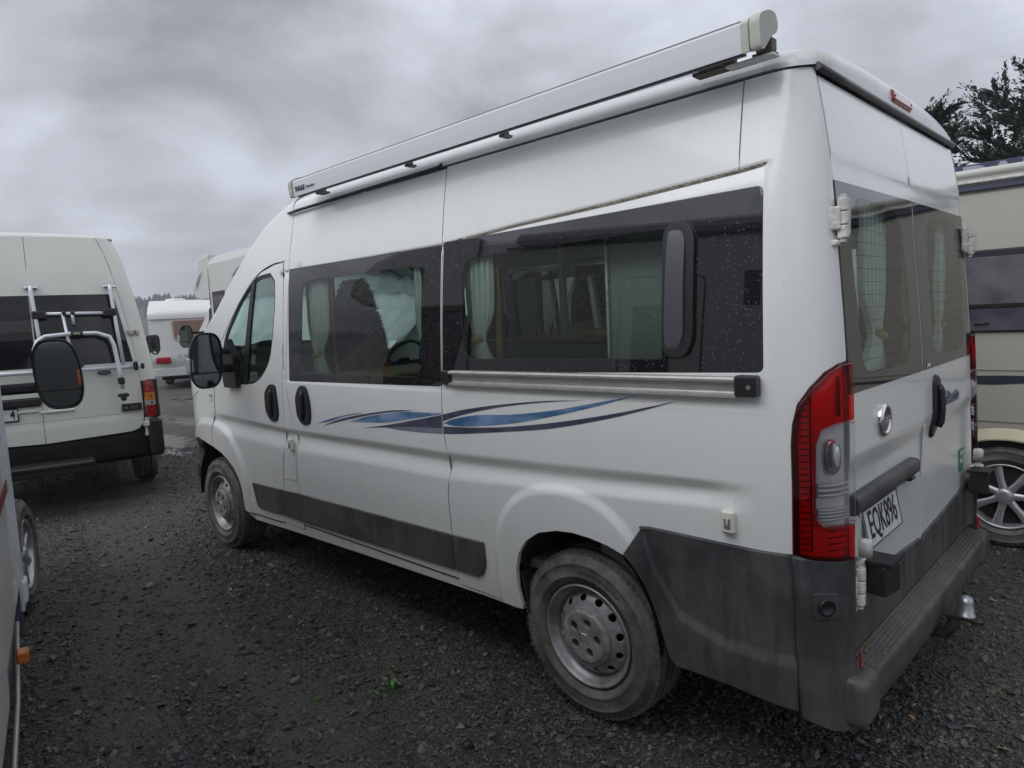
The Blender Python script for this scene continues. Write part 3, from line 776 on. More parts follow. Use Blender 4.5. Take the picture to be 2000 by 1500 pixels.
for sg in (1, -1):
    f = sidef(0, sg); out = (-.3, sg, .05)
    quarter = [(1.787, 2.326), (1.787, 1.30), (1.785, 1.10), (1.765, 1.00), (1.765, .93), (1.785, .80), (1.783, .44), (1.776, .372)]+[(1.60, .370), (1.40, .364)]+ARCH+[(.45, .37), (.199, .37), (.199, .857), (.197, 1.073), (.198, 1.199), (.194, 1.261), (.181, 1.322), (.149, 1.372), (.106, 1.414), (.058, 1.435), (.002, 1.442), (.0, 1.6), (.0, 1.9), (.0, 2.1), (0, 2.326)]
    panel('side_panel', quarter, f, WHITE, van, holes=[offset(MAINW, -.002)], step=.024, out=out, lines=FL if sg > 0 else ())
    # main window: black glass border and clear middle
    panel('window_glass', MAINW, sidef(.001, sg, False) if 0 else sidef(-.0035, sg, False), FRITW, van, holes=[MAINC], step=.12, gap=.001, lip=.003, out=out)
    wg = panel('window_pane', MAINC, sidef(-.0045, sg, False), PANE if sg > 0 else PANE_DARK, van, step=.15, gap=0, lip=0, out=out)
    slid = [(1.787, 2.318), (3.205, 2.318), (3.206, 2.179), (3.22, 2.073), (3.236, 1.752), (3.262, 1.442), (3.268, 1.302), (3.239, 1.13), (3.19, .985), (3.192, .93), (3.215, .80), (3.236, .681), (3.242, .414), (3.240, .400), (1.776, .400), (1.783, .44), (1.785, .80), (1.765, .93), (1.765, 1.00), (1.785, 1.10), (1.787, 1.30)]
    panel('sliding_door', slid, f, WHITE, van, holes=[offset(SLIDW, -.002)], step=.028, out=out, lines=FL if sg > 0 else ())
    panel('window_glass', SLIDW, sidef(-.0035, sg, False), FRITW, van, holes=[SLIDC], step=.12, gap=.001, lip=.003, out=out)
    panel('window_pane', SLIDC, sidef(-.0045, sg, False), PANE if sg > 0 else PANE_DARK, van, step=.15, gap=0, lip=0, out=out)
    # B pillar with filler flap
    bp = [(3.205, 2.318), (3.222, 2.326), (3.222, 2.05), (3.292, 2.034), (3.292, 1.754), (3.298, 1.442), (3.319, 1.189), (3.326, 1.044), (3.345, .92), (3.393, .777), (3.436, .586), (3.491, .386), (3.503, .365), (3.240, .366), (3.242, .414), (3.236, .681), (3.215, .80), (3.192, .93), (3.19, .985), (3.239, 1.13), (3.268, 1.302), (3.262, 1.442), (3.236, 1.752), (3.22, 2.073), (3.206, 2.179)]
    flap = [(3.350, .873), (3.222, .876), (3.240, .681), (3.415, .672)]
    panel('door_pillar', bp, f, WHITE, van, holes=[offset(flap, -.002)] if sg > 0 else [], step=.03, out=out, lines=FL if sg > 0 else ())
    if sg > 0: panel('filler_flap', flap, f, WHITE, van, step=.04, gap=.002, lip=.012, out=out)
    cab_side(van, sg, WHITE)
    sill = [(4.045, .352), (4.042, .325), (3.948, .303), (3.498, .318), (2.652, .338), (1.965, .350), (1.594, .356), (1.40, .352), (1.345, .368), (1.40, .360), (1.60, .366), (1.776, .369), (1.776, .394), (2.341, .394), (3.240, .394), (3.240, .362), (3.503, .360), (3.93, .347)]
    panel('sill', sill, sidef(-.004, sg, False), WHITE, van, step=.03, gap=.0005, lip=.05, out=out)
    # roof seam, faint weld lines
    strip('roof_seam', [(.02, 2.331), (.355, 2.331), (1.787, 2.331), (3.22, 2.331)], sidef(0, sg, False), .007, SEAL, van)
    strip('seam_line', [(.356, 2.33), (.356, 2.05)], f, .004, SEAL, van)
    strip('seam_line', [(.356, 1.30), (.356, 1.09), (.356, .86)], f, .002, WHITE, van, lift=0, h=.0008)
    fg = sidef(-.0060, sg, False)
    strip('groove_line', [(a, b-.0045) for a, b in GR[:5]], fg, .006, DIRTSEAL, van, lift=0, h=.001)
    strip('groove_line', [(a, b-.0035) for a, b in GR[4:]+[(3.2, 1.969)]], fg, .004, SEAL, van, lift=0, h=.001)
    fb = lambda s, z, sg=sg: sidef(-.0010, sg)(s, z)
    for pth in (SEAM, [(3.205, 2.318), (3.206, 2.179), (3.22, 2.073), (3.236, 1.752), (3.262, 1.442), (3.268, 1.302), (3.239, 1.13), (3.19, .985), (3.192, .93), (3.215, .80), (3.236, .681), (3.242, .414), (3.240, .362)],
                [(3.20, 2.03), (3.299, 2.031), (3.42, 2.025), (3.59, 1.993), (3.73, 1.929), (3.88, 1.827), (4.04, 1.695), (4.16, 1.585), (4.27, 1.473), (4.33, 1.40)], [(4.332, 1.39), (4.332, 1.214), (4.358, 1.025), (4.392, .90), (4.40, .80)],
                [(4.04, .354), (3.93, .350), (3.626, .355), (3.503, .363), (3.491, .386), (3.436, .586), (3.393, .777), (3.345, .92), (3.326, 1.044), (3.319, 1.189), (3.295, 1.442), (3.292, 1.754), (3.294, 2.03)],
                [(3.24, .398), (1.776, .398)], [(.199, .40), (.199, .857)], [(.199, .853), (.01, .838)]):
        strip('panel_gap_shade', pth, fb, .0064, BLACKM, van, lift=0, h=.0005)  # near-flush black strips, painted in for the shade inside the seams
    if sg > 0: strip('panel_gap_shade', flap+[flap[0]], fb, .008, BLACKM, van, lift=0, h=.0005)  # same black strip for the shade around the flap
    # rubbing strips low on the doors
    cl = [[(3.873, .583), (3.440, .594), (3.436, .586), (3.480, .421), (3.806, .411), (3.850, .425)], [(3.434, .592), (3.243, .600), (3.247, .42), (3.478, .421)], [(3.238, .600), (1.789, .617), (1.787, .446), (3.240, .418)], [(1.781, .617), (1.564, .623), (1.566, .52), (1.590, .47), (1.625, .449), (1.779, .446)]]
    for c_ in cl: panel('rubbing_strip', fillet(c_, .006, 2), sidef(.010, sg, False), CLADD, van, step=.05, gap=.0015, lip=.012, rnd=.004, out=out)
    # rear lower cladding behind the arch
    rc = [(.783, .743), (.703, .851), (.677, .858), (.422, .856), (.203, .856), (.203, .754), (.203, .587), (.203, .350), (.376, .368), (.596, .368), (.618, .391), (.641, .484), (.674, .592), (.721, .678)]
    def fclad(s, z, sg=sg):
        d = .012*1.0
        # diagonal crease running down and back from the top corner
        cz = lin([(.40, .52), (.56, .57), (.66, .72), (.70, .85)], s)
        d += .012*ss(cz+.02, cz-.03, z) if s < .70 else .012
        return sidef(d, sg, False)(s, z)
    cl_ = [[(a, lin([(.40, .52), (.56, .57), (.66, .72), (.70, .85)], a)+d) for a in np.linspace(.21, .70, 40)] for d in (.02, .01, 0, -.01, -.02, -.03)]
    panel('wheel_arch_cladding', smoothpoly(rc, 25, 2), fclad, PLAST, van, step=.025, lines=cl_, gap=.0015, lip=.03, rnd=.006, out=out)
    # bumper corner
    bc = [(.198, .852), (.13, .846), (.004, .836), (-.001, .66), (-.001, .30), (.12, .305), (.192, .335)]
    def fbump(s, z, sg=sg):
        return sidef(.020+.012*ss(.55, .40, z), sg, False)(max(s, 0), z)
    bcn = panel('bumper_corner', [(max(a, .0005), b) for a, b in bc], fbump, PLAST, van, step=.02, gap=.001, lip=.05, rnd=.008, out=(-.6, sg, 0))
    sq = fillet([(.160, .746), (.090, .746), (.088, .668), (.158, .666)], .01, 3)
    sn = panel('parking_sensor', sq, lambda s, z, sg=sg: sidef(.024, sg, False)(s, z), PLAST, van, step=.03, gap=0, lip=.012, rnd=.003, out=(-.6, sg, 0))
    P = sidef(.024, sg, False)(.124, .706); o_ = outw(.124); d_ = Vector((o_[0], o_[1]*sg, 0)).normalized()
    rot = d_.to_track_quat('Z', 'Y').to_matrix()
    m = MB(); m.lathe([(.026, -.002), (.026, .005), (.021, .006), (.019, .003), (.0, .004)], 24, axis='z'); m.v = [tuple(P+rot @ Vector(v)) for v in m.v]; m.build('sensor_ring', BLACK, sn)
    # tail lamp
    tl = [(max(.003, a), b) for a, b in TAIL]
    clr = fillet([(.004, 1.262), (.083, 1.260), (.125, 1.244), (.140, 1.200), (.143, .990), (.128, .955), (.004, .950)], [.001, .02, .02, .02, .012, .012, .001], 3)
    dark = panel('tail_lamp', tl, sidef(-.012, sg, False), REFLR, van, step=.03, gap=.001, lip=.01, out=(-.5, sg, 0))
    def lens(s, z, sg=sg):
        e = .016*min(1, ss(.0, .035, .199-s)+0); return sidef(.004+e, sg, False)(s, z)
    redc = tl+[(.003, .948), (.125, .953), (.140, .968), (.146, .990), (.143, 1.202), (.128, 1.246), (.084, 1.264), (.003, 1.266)]
    panel('red_lens', redc, lens, REDL, dark, step=.02, gap=.003, lip=.02, rnd=.003, out=(-.5, sg, 0))
    panel('clear_lens', clr, lambda s, z, sg=sg: sidef(.021, sg, False)(s, z), CLEARL, dark, step=.02, gap=.001, lip=.015, rnd=.003, out=(-.5, sg, 0))
    sur = tl[:9]+[(.185, .861)]+[(a-.014, b) for a, b in tl[1:8][::-1]]+[(.004, 1.427)]
    panel('lamp_surround', sur, sidef(.002, sg, False), simple('dark_red_edge', (.07, .004, .010), .2), dark, step=.04, gap=.0005, lip=.008, out=(-.5, sg, 0))
    rb = MB()
    g0 = sidef(-.004, sg, False)
    for k in range(27):
        z = .875+k*.0195
        if z > 1.36: break
        a = g0(.175, z); b = g0(.152, z); rb.tube([a, b], .0022, 5)
    for k in range(4):
        z = .872+k*.020; rb.tube([g0(.10, z), g0(.06, z), g0(.03, z)], .0022, 5)
    rb.tube([g0(.148, z_) for z_ in (.87, 1.0, 1.2, 1.38)], .003, 5)
    rb.tube([g0(.05, z_) for z_ in (1.28, 1.40)], .005, 5)
    rb.build('lens_ribs', simple('dark_red_ribs', (.10, .004, .008), .3), dark)
    cr = MB(); g1 = sidef(.002, sg, False)
    for k, z in enumerate([1.075, 1.06, 1.045, 1.0, .99, .98, .97]):
        cr.tube([g1(s_, z) for s_ in (.135, .10, .06, .02)], .0045 if k > 2 else .006, 6)
    cr.build('clear_ribs', REFL, dark)
    bl = MB(); P = sidef(-.004, sg, False)(.085, 1.16); bl.ellipsoid(P, (.028, .022, .055), .8); bl.build('bulb_housing', simple('grey_bulb', (.62, .63, .66), .15, metal=.6), dark)
    P = sidef(-.002, sg, False)(.075, 1.03)

# roof
RZC = [(.10, 2.42), (.20, 2.445), (.30, 2.460), (.5, 2.475), (.9, 2.49), (1.5, 2.50), (3.0, 2.50), (3.3, 2.49)]
def rooff(s, a):
    sg = 1 if a >= 0 else -1; a = abs(a); zs = 2.333; x, y, _ = side0(s, zs); y -= .002
    ph = (1-a)*PI/2; zc_ = crom(RZC, s)
    e = 2/3.0
    return Vector((x, y*sg*math.cos(ph)**e, zs+(zc_-zs)*math.sin(ph)**(2/2.4)))
m = MB(); m.grid(lambda u, v: rooff(.30+(3.22-.30)*u, -1+2*v), 40, 48); m.build('roof', WHITE, van)
# rear roof cap: dome above the doors
def roofcap(u, v):
    a = -1+2*v; sg = 1 if a >= 0 else -1; b = abs(a)
    # u=0 joins roof at s=.30, u=1 lower rear edge above the doors
    P0 = rooff(.30, a)
    yb = .836*(1-(1-b)**1.0); ye = min(.836, abs(P0.y))
    P1 = Vector((.158, sg*ye if b > .999 else P0.y*(.836/.905), 2.335))
    w_ = u
    q = P0.lerp(P1, w_)
    bul = math.sin(PI*min(1, w_))
    hgt = P0.z-P1.z
    q4 = min(1, w_); th_ = q4*PI/2
    X = P0.x+(P1.x-P0.x)*math.sin(th_)**.55 if q4 > 0 else P0.x; Z = P1.z+(hgt-.012*math.sin(th_))*max(0, math.cos(th_))**.55
    return Vector((X, P0.y+(P1.y-P0.y)*w_**2, Z))
def roofcap_mat():
    m_ = paint("stained_roof_cap", (.66, .67, .68), rough=.35, dirt=.1, dropamt=.1); t = m_.node_tree; b = t.nodes['Principled BSDF']
    old = b.inputs['Base Color'].links[0].from_socket
    g = N(t, 'ShaderNodeTexCoord').outputs['Object']; vd = N(t, 'ShaderNodeVectorMath', operation='DISTANCE'); t.links.new(g, vd.inputs[0]); vd.inputs[1].default_value = (.17, .76, 2.39)
    n = tnoise(t, 28, 6, .7); f_ = mth(t, 'MULTIPLY', ramp(t, mth(t, 'ADD', mth(t, 'MULTIPLY', vd.outputs['Value'], 3.0), mth(t, 'MULTIPLY', n, .8)), [(.45, 1.), (.78, 0.)]), .7)
    t.links.new(mixc(t, f_, old, (.30, .27, .16)), b.inputs['Base Color']); return m_
m = MB(); m.grid(roofcap, 28, 64); m.build('roof_cap', roofcap_mat(), van)
m = MB(); m.tube([(.155, y, 2.325) for y in (.842, .6, .2, -.2, -.6, -.842)], .012, 10); m.build('rain_gutter', simple('dark_gutter', (.10, .10, .105), .4), van)
m = MB(); m.box((.168, -.02, 2.380), (.035, .25, .055), Matrix.Rotation(math.radians(12), 3, 'Y'), bev=.012); bl = m.build('brake_light', REDP, van)
for yy in (.04, -.17):
    m = MB(); m.lathe([(.006, 0), (.0, .002)], 10, axis='x'); m.v = [(.149+v[0]*-1, yy+.045+v[1], 2.380+v[2]) for v in m.v]; m.build('screw', BLACKM, bl)

# rear doors
for sg in (1, -1):
    ydoor = lambda z: (yd(z)-.012)*sg
    zs_ = [2.305, 2.1, 1.9, 1.7, 1.5, 1.3, 1.1, .95, .80, .70, .505]
    edge = [(ydoor(z), z) for z in zs_]
    ctr = [(0, .505), (0, 1.3), (0, 2.305)]
    gl = [(.824*sg, 1.988), (.006*sg, 1.992), (.006*sg, 1.335), (.828*sg, 1.337)]
    gl = fillet(gl, .008, 2)
    panel('rear_door', edge+ctr, rearf(0), WHITE, van, holes=[offset(gl, -.002)], step=.03, out=(-1, 0, 0))
    clr = smoothpoly([(y*1.0*sg, z) for y, z in [(.655, 1.938), (.50, 1.950), (.275, 1.942), (.185, 1.890), (.150, 1.663), (.157, 1.473), (.218, 1.392), (.434, 1.380), (.598, 1.384), (.692, 1.43), (.710, 1.601), (.720, 1.80)]], 80, 3)
    panel('rear_window_glass', gl, rearg(.0015), FRITR, van, holes=[clr], step=.12, gap=.001, lip=.004, out=(-1, 0, 0))
    panel('rear_window_pane', clr, rearg(.001), PANE_REAR, van, step=.15, gap=0, lip=0, out=(-1, 0, 0))
    m = MB()
    for k in range(12):
        z = 1.43+k*.042; m.tube([(xr(z)-.0006, sg*.17, z), (xr(z)-.0006, sg*.69, z)], .0007, 4)
    m.build('heater_wires', BLACKM, van)
    # lower cladding
    cd = [(.835*sg, .735), (.60*sg, .705), (.03*sg, .668), (.006*sg, .655), (.006*sg, .508), (.848*sg, .508), (.848*sg, .70)]
    panel('door_cladding', cd, rearf(.012), PLAST, van, step=.04, gap=.001, lip=.012, rnd=.004, out=(-1, 0, 0))
    # hinges
    for (yy, zz) in ((.845, 1.868), (.842, .745)):
        m = MB(); yy *= sg; xx = xr(zz)
        for k in (-1, 0, 1): m.lathe([(.0, -.0185), (.015, -.0185), (.0165, -.016), (.0165, .016), (.015, .0185), (0, .0185)], 18, (xx-.024, yy, zz+k*.040), 'z', smooth=False)
        m.lathe([(.010, -.07), (.010, .07)], 10, (xx-.024, yy, zz), 'z')
        m.box((xx-.012, yy-.045*sg, zz+.012), (.016, .075, .11), bev=.005); m.box((xx-.012, yy-.05*sg, zz-.035), (.018, .05, .03), bev=.004)
        m.box((xx+.0, yy+.018*sg, zz), (.045, .014, .07), bev=.005)
        m.box((xx-.004, yy+.012*sg, zz-.072), (.03, .026, .02), bev=.006)
        if sg < 0: m.box((xx-.02, yy-.055, zz+.0), (.030, .085, .095), bev=.008)
        hg = m.build('hinge', HINGEW, van)
        for k in (-1, 1):
            s_ = MB(); s_.lathe([(0, -.004), (.0075, -.003), (.0075, .002)], 8, (xx-.021, yy-.05*sg, zz+.012+k*.028), 'x'); s_.build('bolt', HINGEW, hg)
    # door stop box and white cap at the lower hinge
    m = MB(); m.box((.010, .728*sg, .748), (.075, .095, .100), Matrix.Rotation(math.radians(-12*sg), 3, 'Z'), bev=.006)
    m.prism([(-.045, -.052), (.04, -.056), (.04, .056), (-.045, .048)], .796, .808, lambda a, b, h: (a+.010, .728*sg+b, h)); m.build('door_stop', BLACK, van)
    m = MB(); m.lathe([(0, .0), (.020, .0), (.021, .045), (.017, .052), (0, .053)], 18, (.030, .815*sg, .835), 'z'); m.build('hinge_cap', HINGEW, van)
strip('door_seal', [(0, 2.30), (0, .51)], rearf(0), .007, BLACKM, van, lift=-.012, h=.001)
# fittings on the rear doors
m = MB(); pr = [(.0, .75, 0)]
def barf(u, v):
    y = .835-(.835-.150)*u; a = PI*v
    return Vector((xr(1.0)+.012-.034*math.sin(a)**.5, y, .990+.030*math.copysign(abs(math.cos(a))**.6, math.cos(a))))
m.grid(barf, 20, 10); m.add([barf(0, k/10) for k in range(11)], [tuple(range(11))]); m.add([barf(1, k/10) for k in range(11)], [tuple(range(11))[::-1]]); hb = m.build('number_plate_lamp_bar', PLAST, van)
m = MB(); m.box((.062, .215, .954), (.03, .05, .018), bev=.005); m.build('release_catch', BLACK, hb)
px_ = 0.0
m = MB(); m.box((px_-.004, .535, 0), (.003, .362, .126), bev=.001); plate = m.build('number_plate', PLATEW, van)
bd = MB()
for (c_, d_) in (((px_-.0062, .535, .0615), (.0022, .362, .003)), ((px_-.0062, .535, -.0615), (.0022, .362, .003)), ((px_-.0062, .535-.1795, 0), (.0022, .003, .126)), ((px_-.0062, .535+.1795, 0), (.0022, .003, .126))): bd.box(c_, d_)
bd.build('plate_border', INK, plate)
text('plate_letters', 'EQK896', .128, (px_-.0066, .535, .003), REAR_X, REAR_Y, INK, plate, ext=.0005, bold=.0012, sx=.66)
for (yy, zz) in ((.39, .826), (.68, .826), (.725, .935), (.752, .80), (.325, .93), (.30, .818)):
    m = MB(); m.lathe([(0, -.002), (.006, -.001), (.006, .003)], 8, (xr(.88)+.014, yy, zz), 'x'); m.build('screw', GREYPRINT, van)
bx = xr(1.22)
plate.location = (xr(.88)+.008, -.020, .875); plate.rotation_euler = (0, math.radians(11), 0)
m = MB(); m.lathe([(.056, -.001), (.056, .010), (.050, .017), (.043, .015), (.041, .010)], 36, axis='x'); m.v = [(bx-v[0], .512+v[1]*.95, 1.215+v[2]) for v in m.v]; bdg = m.build('round_badge', CHROME, van)
m = MB(); m.lathe([(.042, .010), (.0, .012)], 30, axis='x'); m.v = [(bx-v[0], .512+v[1]*.95, 1.215+v[2]) for v in m.v]; m.build('badge_face', simple('badge_dark_red', (.09, .022, .026), .3), bdg)
for k, ch in enumerate('FIAT'):
    m_ = text('badge_letter', ch, .036, (bx-.0135, .512+.024-.016*k, 1.215), REAR_X, REAR_Y, PLATEW, bdg, ext=.0008, sx=.55)
hx = xr(1.18)
hp = fillet([(-.145, 1.285), (-.175, 1.30), (-.215, 1.28), (-.222, 1.12), (-.20, 1.075), (-.150, 1.05), (-.135, 1.07)], .02)
h = panel('rear_door_handle', hp, rearf(.014), BLACK, van, step=.03, gap=0, lip=.016, rnd=.008, out=(-1, 0, 0))
m = MB(); m.tube([(hx-.012, -.180, 1.26), (hx-.022, -.18, 1.24), (hx-.025, -.18, 1.16), (hx-.022, -.178, 1.11), (hx-.012, -.176, 1.09)], .013, 8); m.build('grip', BLACK, h)
text('model_badge', 'Ducato', .082, (xr(1.19)-.006, -.44, 1.185), REAR_X, REAR_Y, BADGE, van, ext=.003, bold=.001, sx=.9, shear=.2)
m = MB(); m.box((xr(.85)+.013, -.690, .853), (.002, .085, .105)); st = m.build('sticker', GREENS, van)
m = MB(); m.box((xr(.85)+.0115, -.690, .868), (.001, .06, .055)); m.build('sticker_print', simple('pale_green', (.45, .6, .5), .5), st)
text('sticker_marks', '00K', .03, (xr(.85)+.0105, -.690, .868), REAR_X, REAR_Y, GREENS, st, ext=.0003)
m = MB(); m.box((xr(1.345)-.004, -.075, 1.352), (.002, .045, .012)); m.build('window_label', simple('label_white', (.7, .7, .66), .5), van)
# rear step bumper
def stepf(u, v):
    y = .86-1.72*u
    prof = [(.105, .515), (.095, .505), (.088, .500), (.0, .468), (-.008, .460), (-.010, .440), (-.004, .350), (.02, .325), (.10, .32)]
    k = v*(len(prof)-1); i = min(int(k), len(prof)-2); t = k-i
    x, z = prof[i][0]+(prof[i+1][0]-prof[i][0])*t, prof[i][1]+(prof[i+1][1]-prof[i][1])*t
    return Vector((x+.02*abs(y/.86)**6, y, z))
m = MB(); m.grid(stepf, 40, 16); stp = m.build('rear_step', PLAST, van)
for k in range(7):
    x = .083-k*.0125; m = MB(); z = .500-(.088-x)*.032/.088
    m.tube([(x, .80, z+.0005), (x, -.80, z+.0005)], .0028, 6); m.build('tread_rib', CLADD, stp)
m = MB(); 
for k in range(70):
    y = .80-k*.023; m.box((.096+random.uniform(-.002, .002), y, .506), (.013, .014, .006))
m.build('step_teeth', CLADD, stp)
MOSS = simple("step_moss", (.16, .15, .07), .95, var=.5, vs=120)
m = MB()
for k in range(46):
    a = random.gauss(.055, .022); b = random.gauss(.70, .025); m.ellipsoid((min(.09, max(.01, a)), b, .500-(.088-a)*.36+.0008), (.005*random.uniform(.5, 1.4), .008*random.uniform(.5, 1.4), .0016), 1, 4, 6)
m.build('moss_patch', MOSS, stp, kind='stuff')
for sg in (1, -1):
    m = MB(); m.ellipsoid((.085, .850*sg, .395), (.095, .075, .082), .38, 24, 40); m.build('bumper_end', PLAST, van)
    m = MB(); m.box((.034, .852*sg, .515), (.006, .022, .06), Matrix.Rotation(math.radians(25*sg), 3, 'Z'), bev=.003); m.build('red_reflector', REDP, van)
# towbar
m = MB(); m.tube([(.3, .02, .30), (.06, .02, .29), (-.02, .02, .30), (-.045, .02, .345), (-.05, .02, .385)], .022, 10); m.tube([(.15, .5, .30), (.15, -.5, .30)], .03, 8); m.box((-.07, .02, .385), (.10, .055, .018), bev=.004); tb = m.build('tow_bar', simple('rusty_black_steel', (.035, .028, .022), .7, var=.5, vs=20), van)
m = MB(); m.lathe([(.036, .0), (.036, .006), (.030, .010), (.029, .055), (.022, .073), (.0, .080)], 24, (-.085, .02, .392), 'z'); m.build('tow_ball_cover', simple('dull_chrome', (.38, .39, .41), .32, metal=.9), tb)

# decals
DEC = dict(
 A1=[(2.929, 1.066), (2.755, 1.109), (2.555, 1.147), (2.425, 1.158), (2.614, 1.130), (2.778, 1.091)],
 A2=[(2.867, 1.057), (2.655, 1.114), (2.371, 1.163), (2.149, 1.192), (1.985, 1.198), (2.166, 1.182), (2.372, 1.153), (2.617, 1.108)],
 A3=[(2.589, 1.103), (2.373, 1.148), (2.15, 1.18), (2.055, 1.189), (1.791, 1.199), (1.805, 1.192), (1.997, 1.161), (2.239, 1.122), (2.431, 1.11)],
 A4=[(2.457, 1.079), (2.258, 1.106), (2.029, 1.147), (1.790, 1.191), (1.790, 1.127), (2.001, 1.118), (2.225, 1.099)],
 A5=[(2.242, 1.097), (2.001, 1.117), (1.790, 1.125), (1.790, 1.102), (1.944, 1.095), (2.128, 1.093)],
 B1=[(1.783, 1.193), (1.655, 1.221), (1.467, 1.251), (1.241, 1.279), (1.067, 1.294), (.945, 1.299), (1.087, 1.289), (1.295, 1.265), (1.492, 1.233), (1.657, 1.197), (1.783, 1.162)],
 B2=[(1.779, 1.152), (1.712, 1.176), (1.543, 1.207), (1.353, 1.22), (1.138, 1.248), (.945, 1.284), (.71, 1.330), (.9, 1.279), (1.139, 1.223), (1.356, 1.181), (1.597, 1.152), (1.701, 1.146)],
 B3=[(1.783, 1.138), (1.662, 1.143), (1.414, 1.162), (1.141, 1.199), (.901, 1.241), (.73, 1.277), (.548, 1.319), (.731, 1.266), (.902, 1.224), (1.142, 1.176), (1.416, 1.141), (1.665, 1.112), (1.783, 1.103)])
for k, v in DEC.items():
    panel('blue_swoosh' if k in ('A1', 'A3', 'B2') else 'slate_swoosh', smoothpoly(v, 60, 3), sidef(.0012), {'A1': SWB, 'A3': SWB, 'B2': SWB, 'A5': SWG}.get(k, SWD), van, step=.03, gap=0, lip=0)
text('payload_marks', '2870', .028, (4.405, pz(1.15)+.006, 1.163), (-1, 0, 0), REAR_Y, INK, van, ext=.0002)
text('payload_marks', 'kg', .022, (4.405, pz(1.13)+.006, 1.132), (-1, 0, 0), REAR_Y, INK, van, ext=.0002)
# sliding door handle
hp = fillet([(3.095, 1.280), (3.02, 1.277), (2.99, 1.20), (2.986, 1.12), (3.005, 1.06), (3.09, 1.05), (3.142, 1.10), (3.148, 1.21)], .03)
h = panel('door_handle', hp, sidef(.010, 1, False), BLACK, van, step=.03, gap=0, lip=.012, rnd=.006)
m = MB(); m.tube([(3.06, pz(1.25)+.008, 1.25), (3.06, pz(1.2)+.014, 1.22), (3.06, pz(1.16)+.015, 1.15), (3.065, pz(1.1)+.013, 1.10), (3.07, pz(1.08)+.006, 1.08)], .013, 8); m.build('grip', BLACK, h)
# white safety locks
for (sx_, zz) in ((3.245, .915), (.374, .937)):
    m = MB(); y = pz(zz); m.box((sx_, y+.010, zz), (.046, .026, .074), bev=.006); lk = m.build('safety_lock', simple('lock_ivory', (.72, .71, .62), .4), van)
    m = MB(); m.box((sx_-.002, y+.0235, zz-.004), (.022, .003, .034), bev=.001); m.build('lock_window', GREYPRINT, lk)
    m = MB(); m.box((sx_-.002, y+.0245, zz+.004), (.006, .004, .022), bev=.001); m.build('latch', HINGEW, lk)
# awning rail profile under the main window
yb_ = pz(1.37)
m = MB(); prf = [(0, 1.335), (.030, 1.335), (.030, 1.343), (.012, 1.347), (.010, 1.352), (.011, 1.381), (.030, 1.384), (.031, 1.392), (.026, 1.398), (.0, 1.400)]
m.prism([(a, b) for a, b in prf], .335, 1.704, lambda a, b, h: (h, yb_-.002+a, b+.006*(1.0-(h-.335)/1.37))); rail = m.build('table_rail', ALU, van)
m = MB(); m.box((.303, yb_+.016, 1.378), (.072, .040, .066), bev=.006); c1 = m.build('rail_end_cap', BLACK, rail)
m = MB(); m.lathe([(.008, 0), (.0, .001)], 10, (.29, yb_+.037, 1.376)); m.build('screw', GREYPRINT, c1)
m = MB(); m.box((1.738, yb_+.010, 1.366), (.066, .024, .066), bev=.006); m.build('rail_end_cap', BLACK, rail)
# sliding window frame handle
vo = fillet([(.590, 1.910), (.525, 1.906), (.500, 1.86), (.498, 1.52), (.525, 1.466), (.592, 1.468), (.610, 1.50), (.612, 1.88)], .03)
vf = panel('window_catch', vo, sidef(.012, 1, False), BLACK, van, step=.06, gap=0, lip=.014, rnd=.004)
vi = fillet([(.592, 1.885), (.545, 1.882), (.530, 1.85), (.530, 1.54), (.550, 1.492), (.590, 1.49), (.598, 1.52)], .015)
def vif(s, z): return sidef(.012+.010*math.sin(PI*max(0, min(1, (z-1.49)/.4)))**.5, 1, False)(s, z)
panel('catch_grip', vi, vif, simple('slate_plastic', (.075, .075, .09), .35), vf, step=.02, gap=0, lip=.008, rnd=.003)
# awning
AP = [(1.046, 2.353), (1.050, 2.390), (1.053, 2.431), (1.049, 2.436), (1.028, 2.449), (1.000, 2.459), (.960, 2.462), (.944, 2.452), (.938, 2.425), (.945, 2.402), (.99, 2.386), (1.034, 2.355)]
m = MB(); m.prism(AP, .294, 2.93, lambda a, b, h: (h, a, b)); awn = m.build('awning', AWN, van)
EP = [(1.044, 2.350), (1.055, 2.358), (1.060, 2.395), (1.062, 2.428), (1.052, 2.444), (1.030, 2.456), (1.004, 2.466), (.966, 2.471), (.946, 2.460), (.938, 2.438), (.948, 2.418), (.985, 2.396), (1.025, 2.358)]
EP = smoothpoly(EP, 80, 4)
m = MB(); m.prism(EP, .232, .262, lambda a, b, h: (h, a, b)); m.build('awning_end_cap', AWNCAP, awn)
m = MB(); m.prism([(1+(a-1)*.97, 2.41+(b-2.41)*.96) for a, b in EP], .262, .268, lambda a, b, h: (h, a, b)); m.build('cap_joint', GREYPRINT, awn)
m = MB(); m.prism([(1+(a-1)*1.02, 2.41+(b-2.41)*1.02) for a, b in AP], .268, .294, lambda a, b, h: (h, a, b)); m.build('awning_end_band', AWNCAP, awn)
m = MB(); m.prism(EP, 2.93, 2.962, lambda a, b, h: (h, a, b)); m.build('awning_end_cap', AWNCAP, awn)
m = MB(); m.box((2.964, 1.01, 2.40), (.006, .045, .05), bev=.002); m.build('winch_eye', GREYPRINT, awn)
m = MB(); m.tube([(.30, 1.036, 2.4465), (2.90, 1.036, 2.4465)], .0016, 6); m.build('lid_seam', GREYPRINT, awn)
m = MB(); m.box((1.6, 1.030, 2.3525), (2.62, .016, .006)); m.build('drip_lip', simple('awning_lip', (.10, .10, .11), .5), awn)
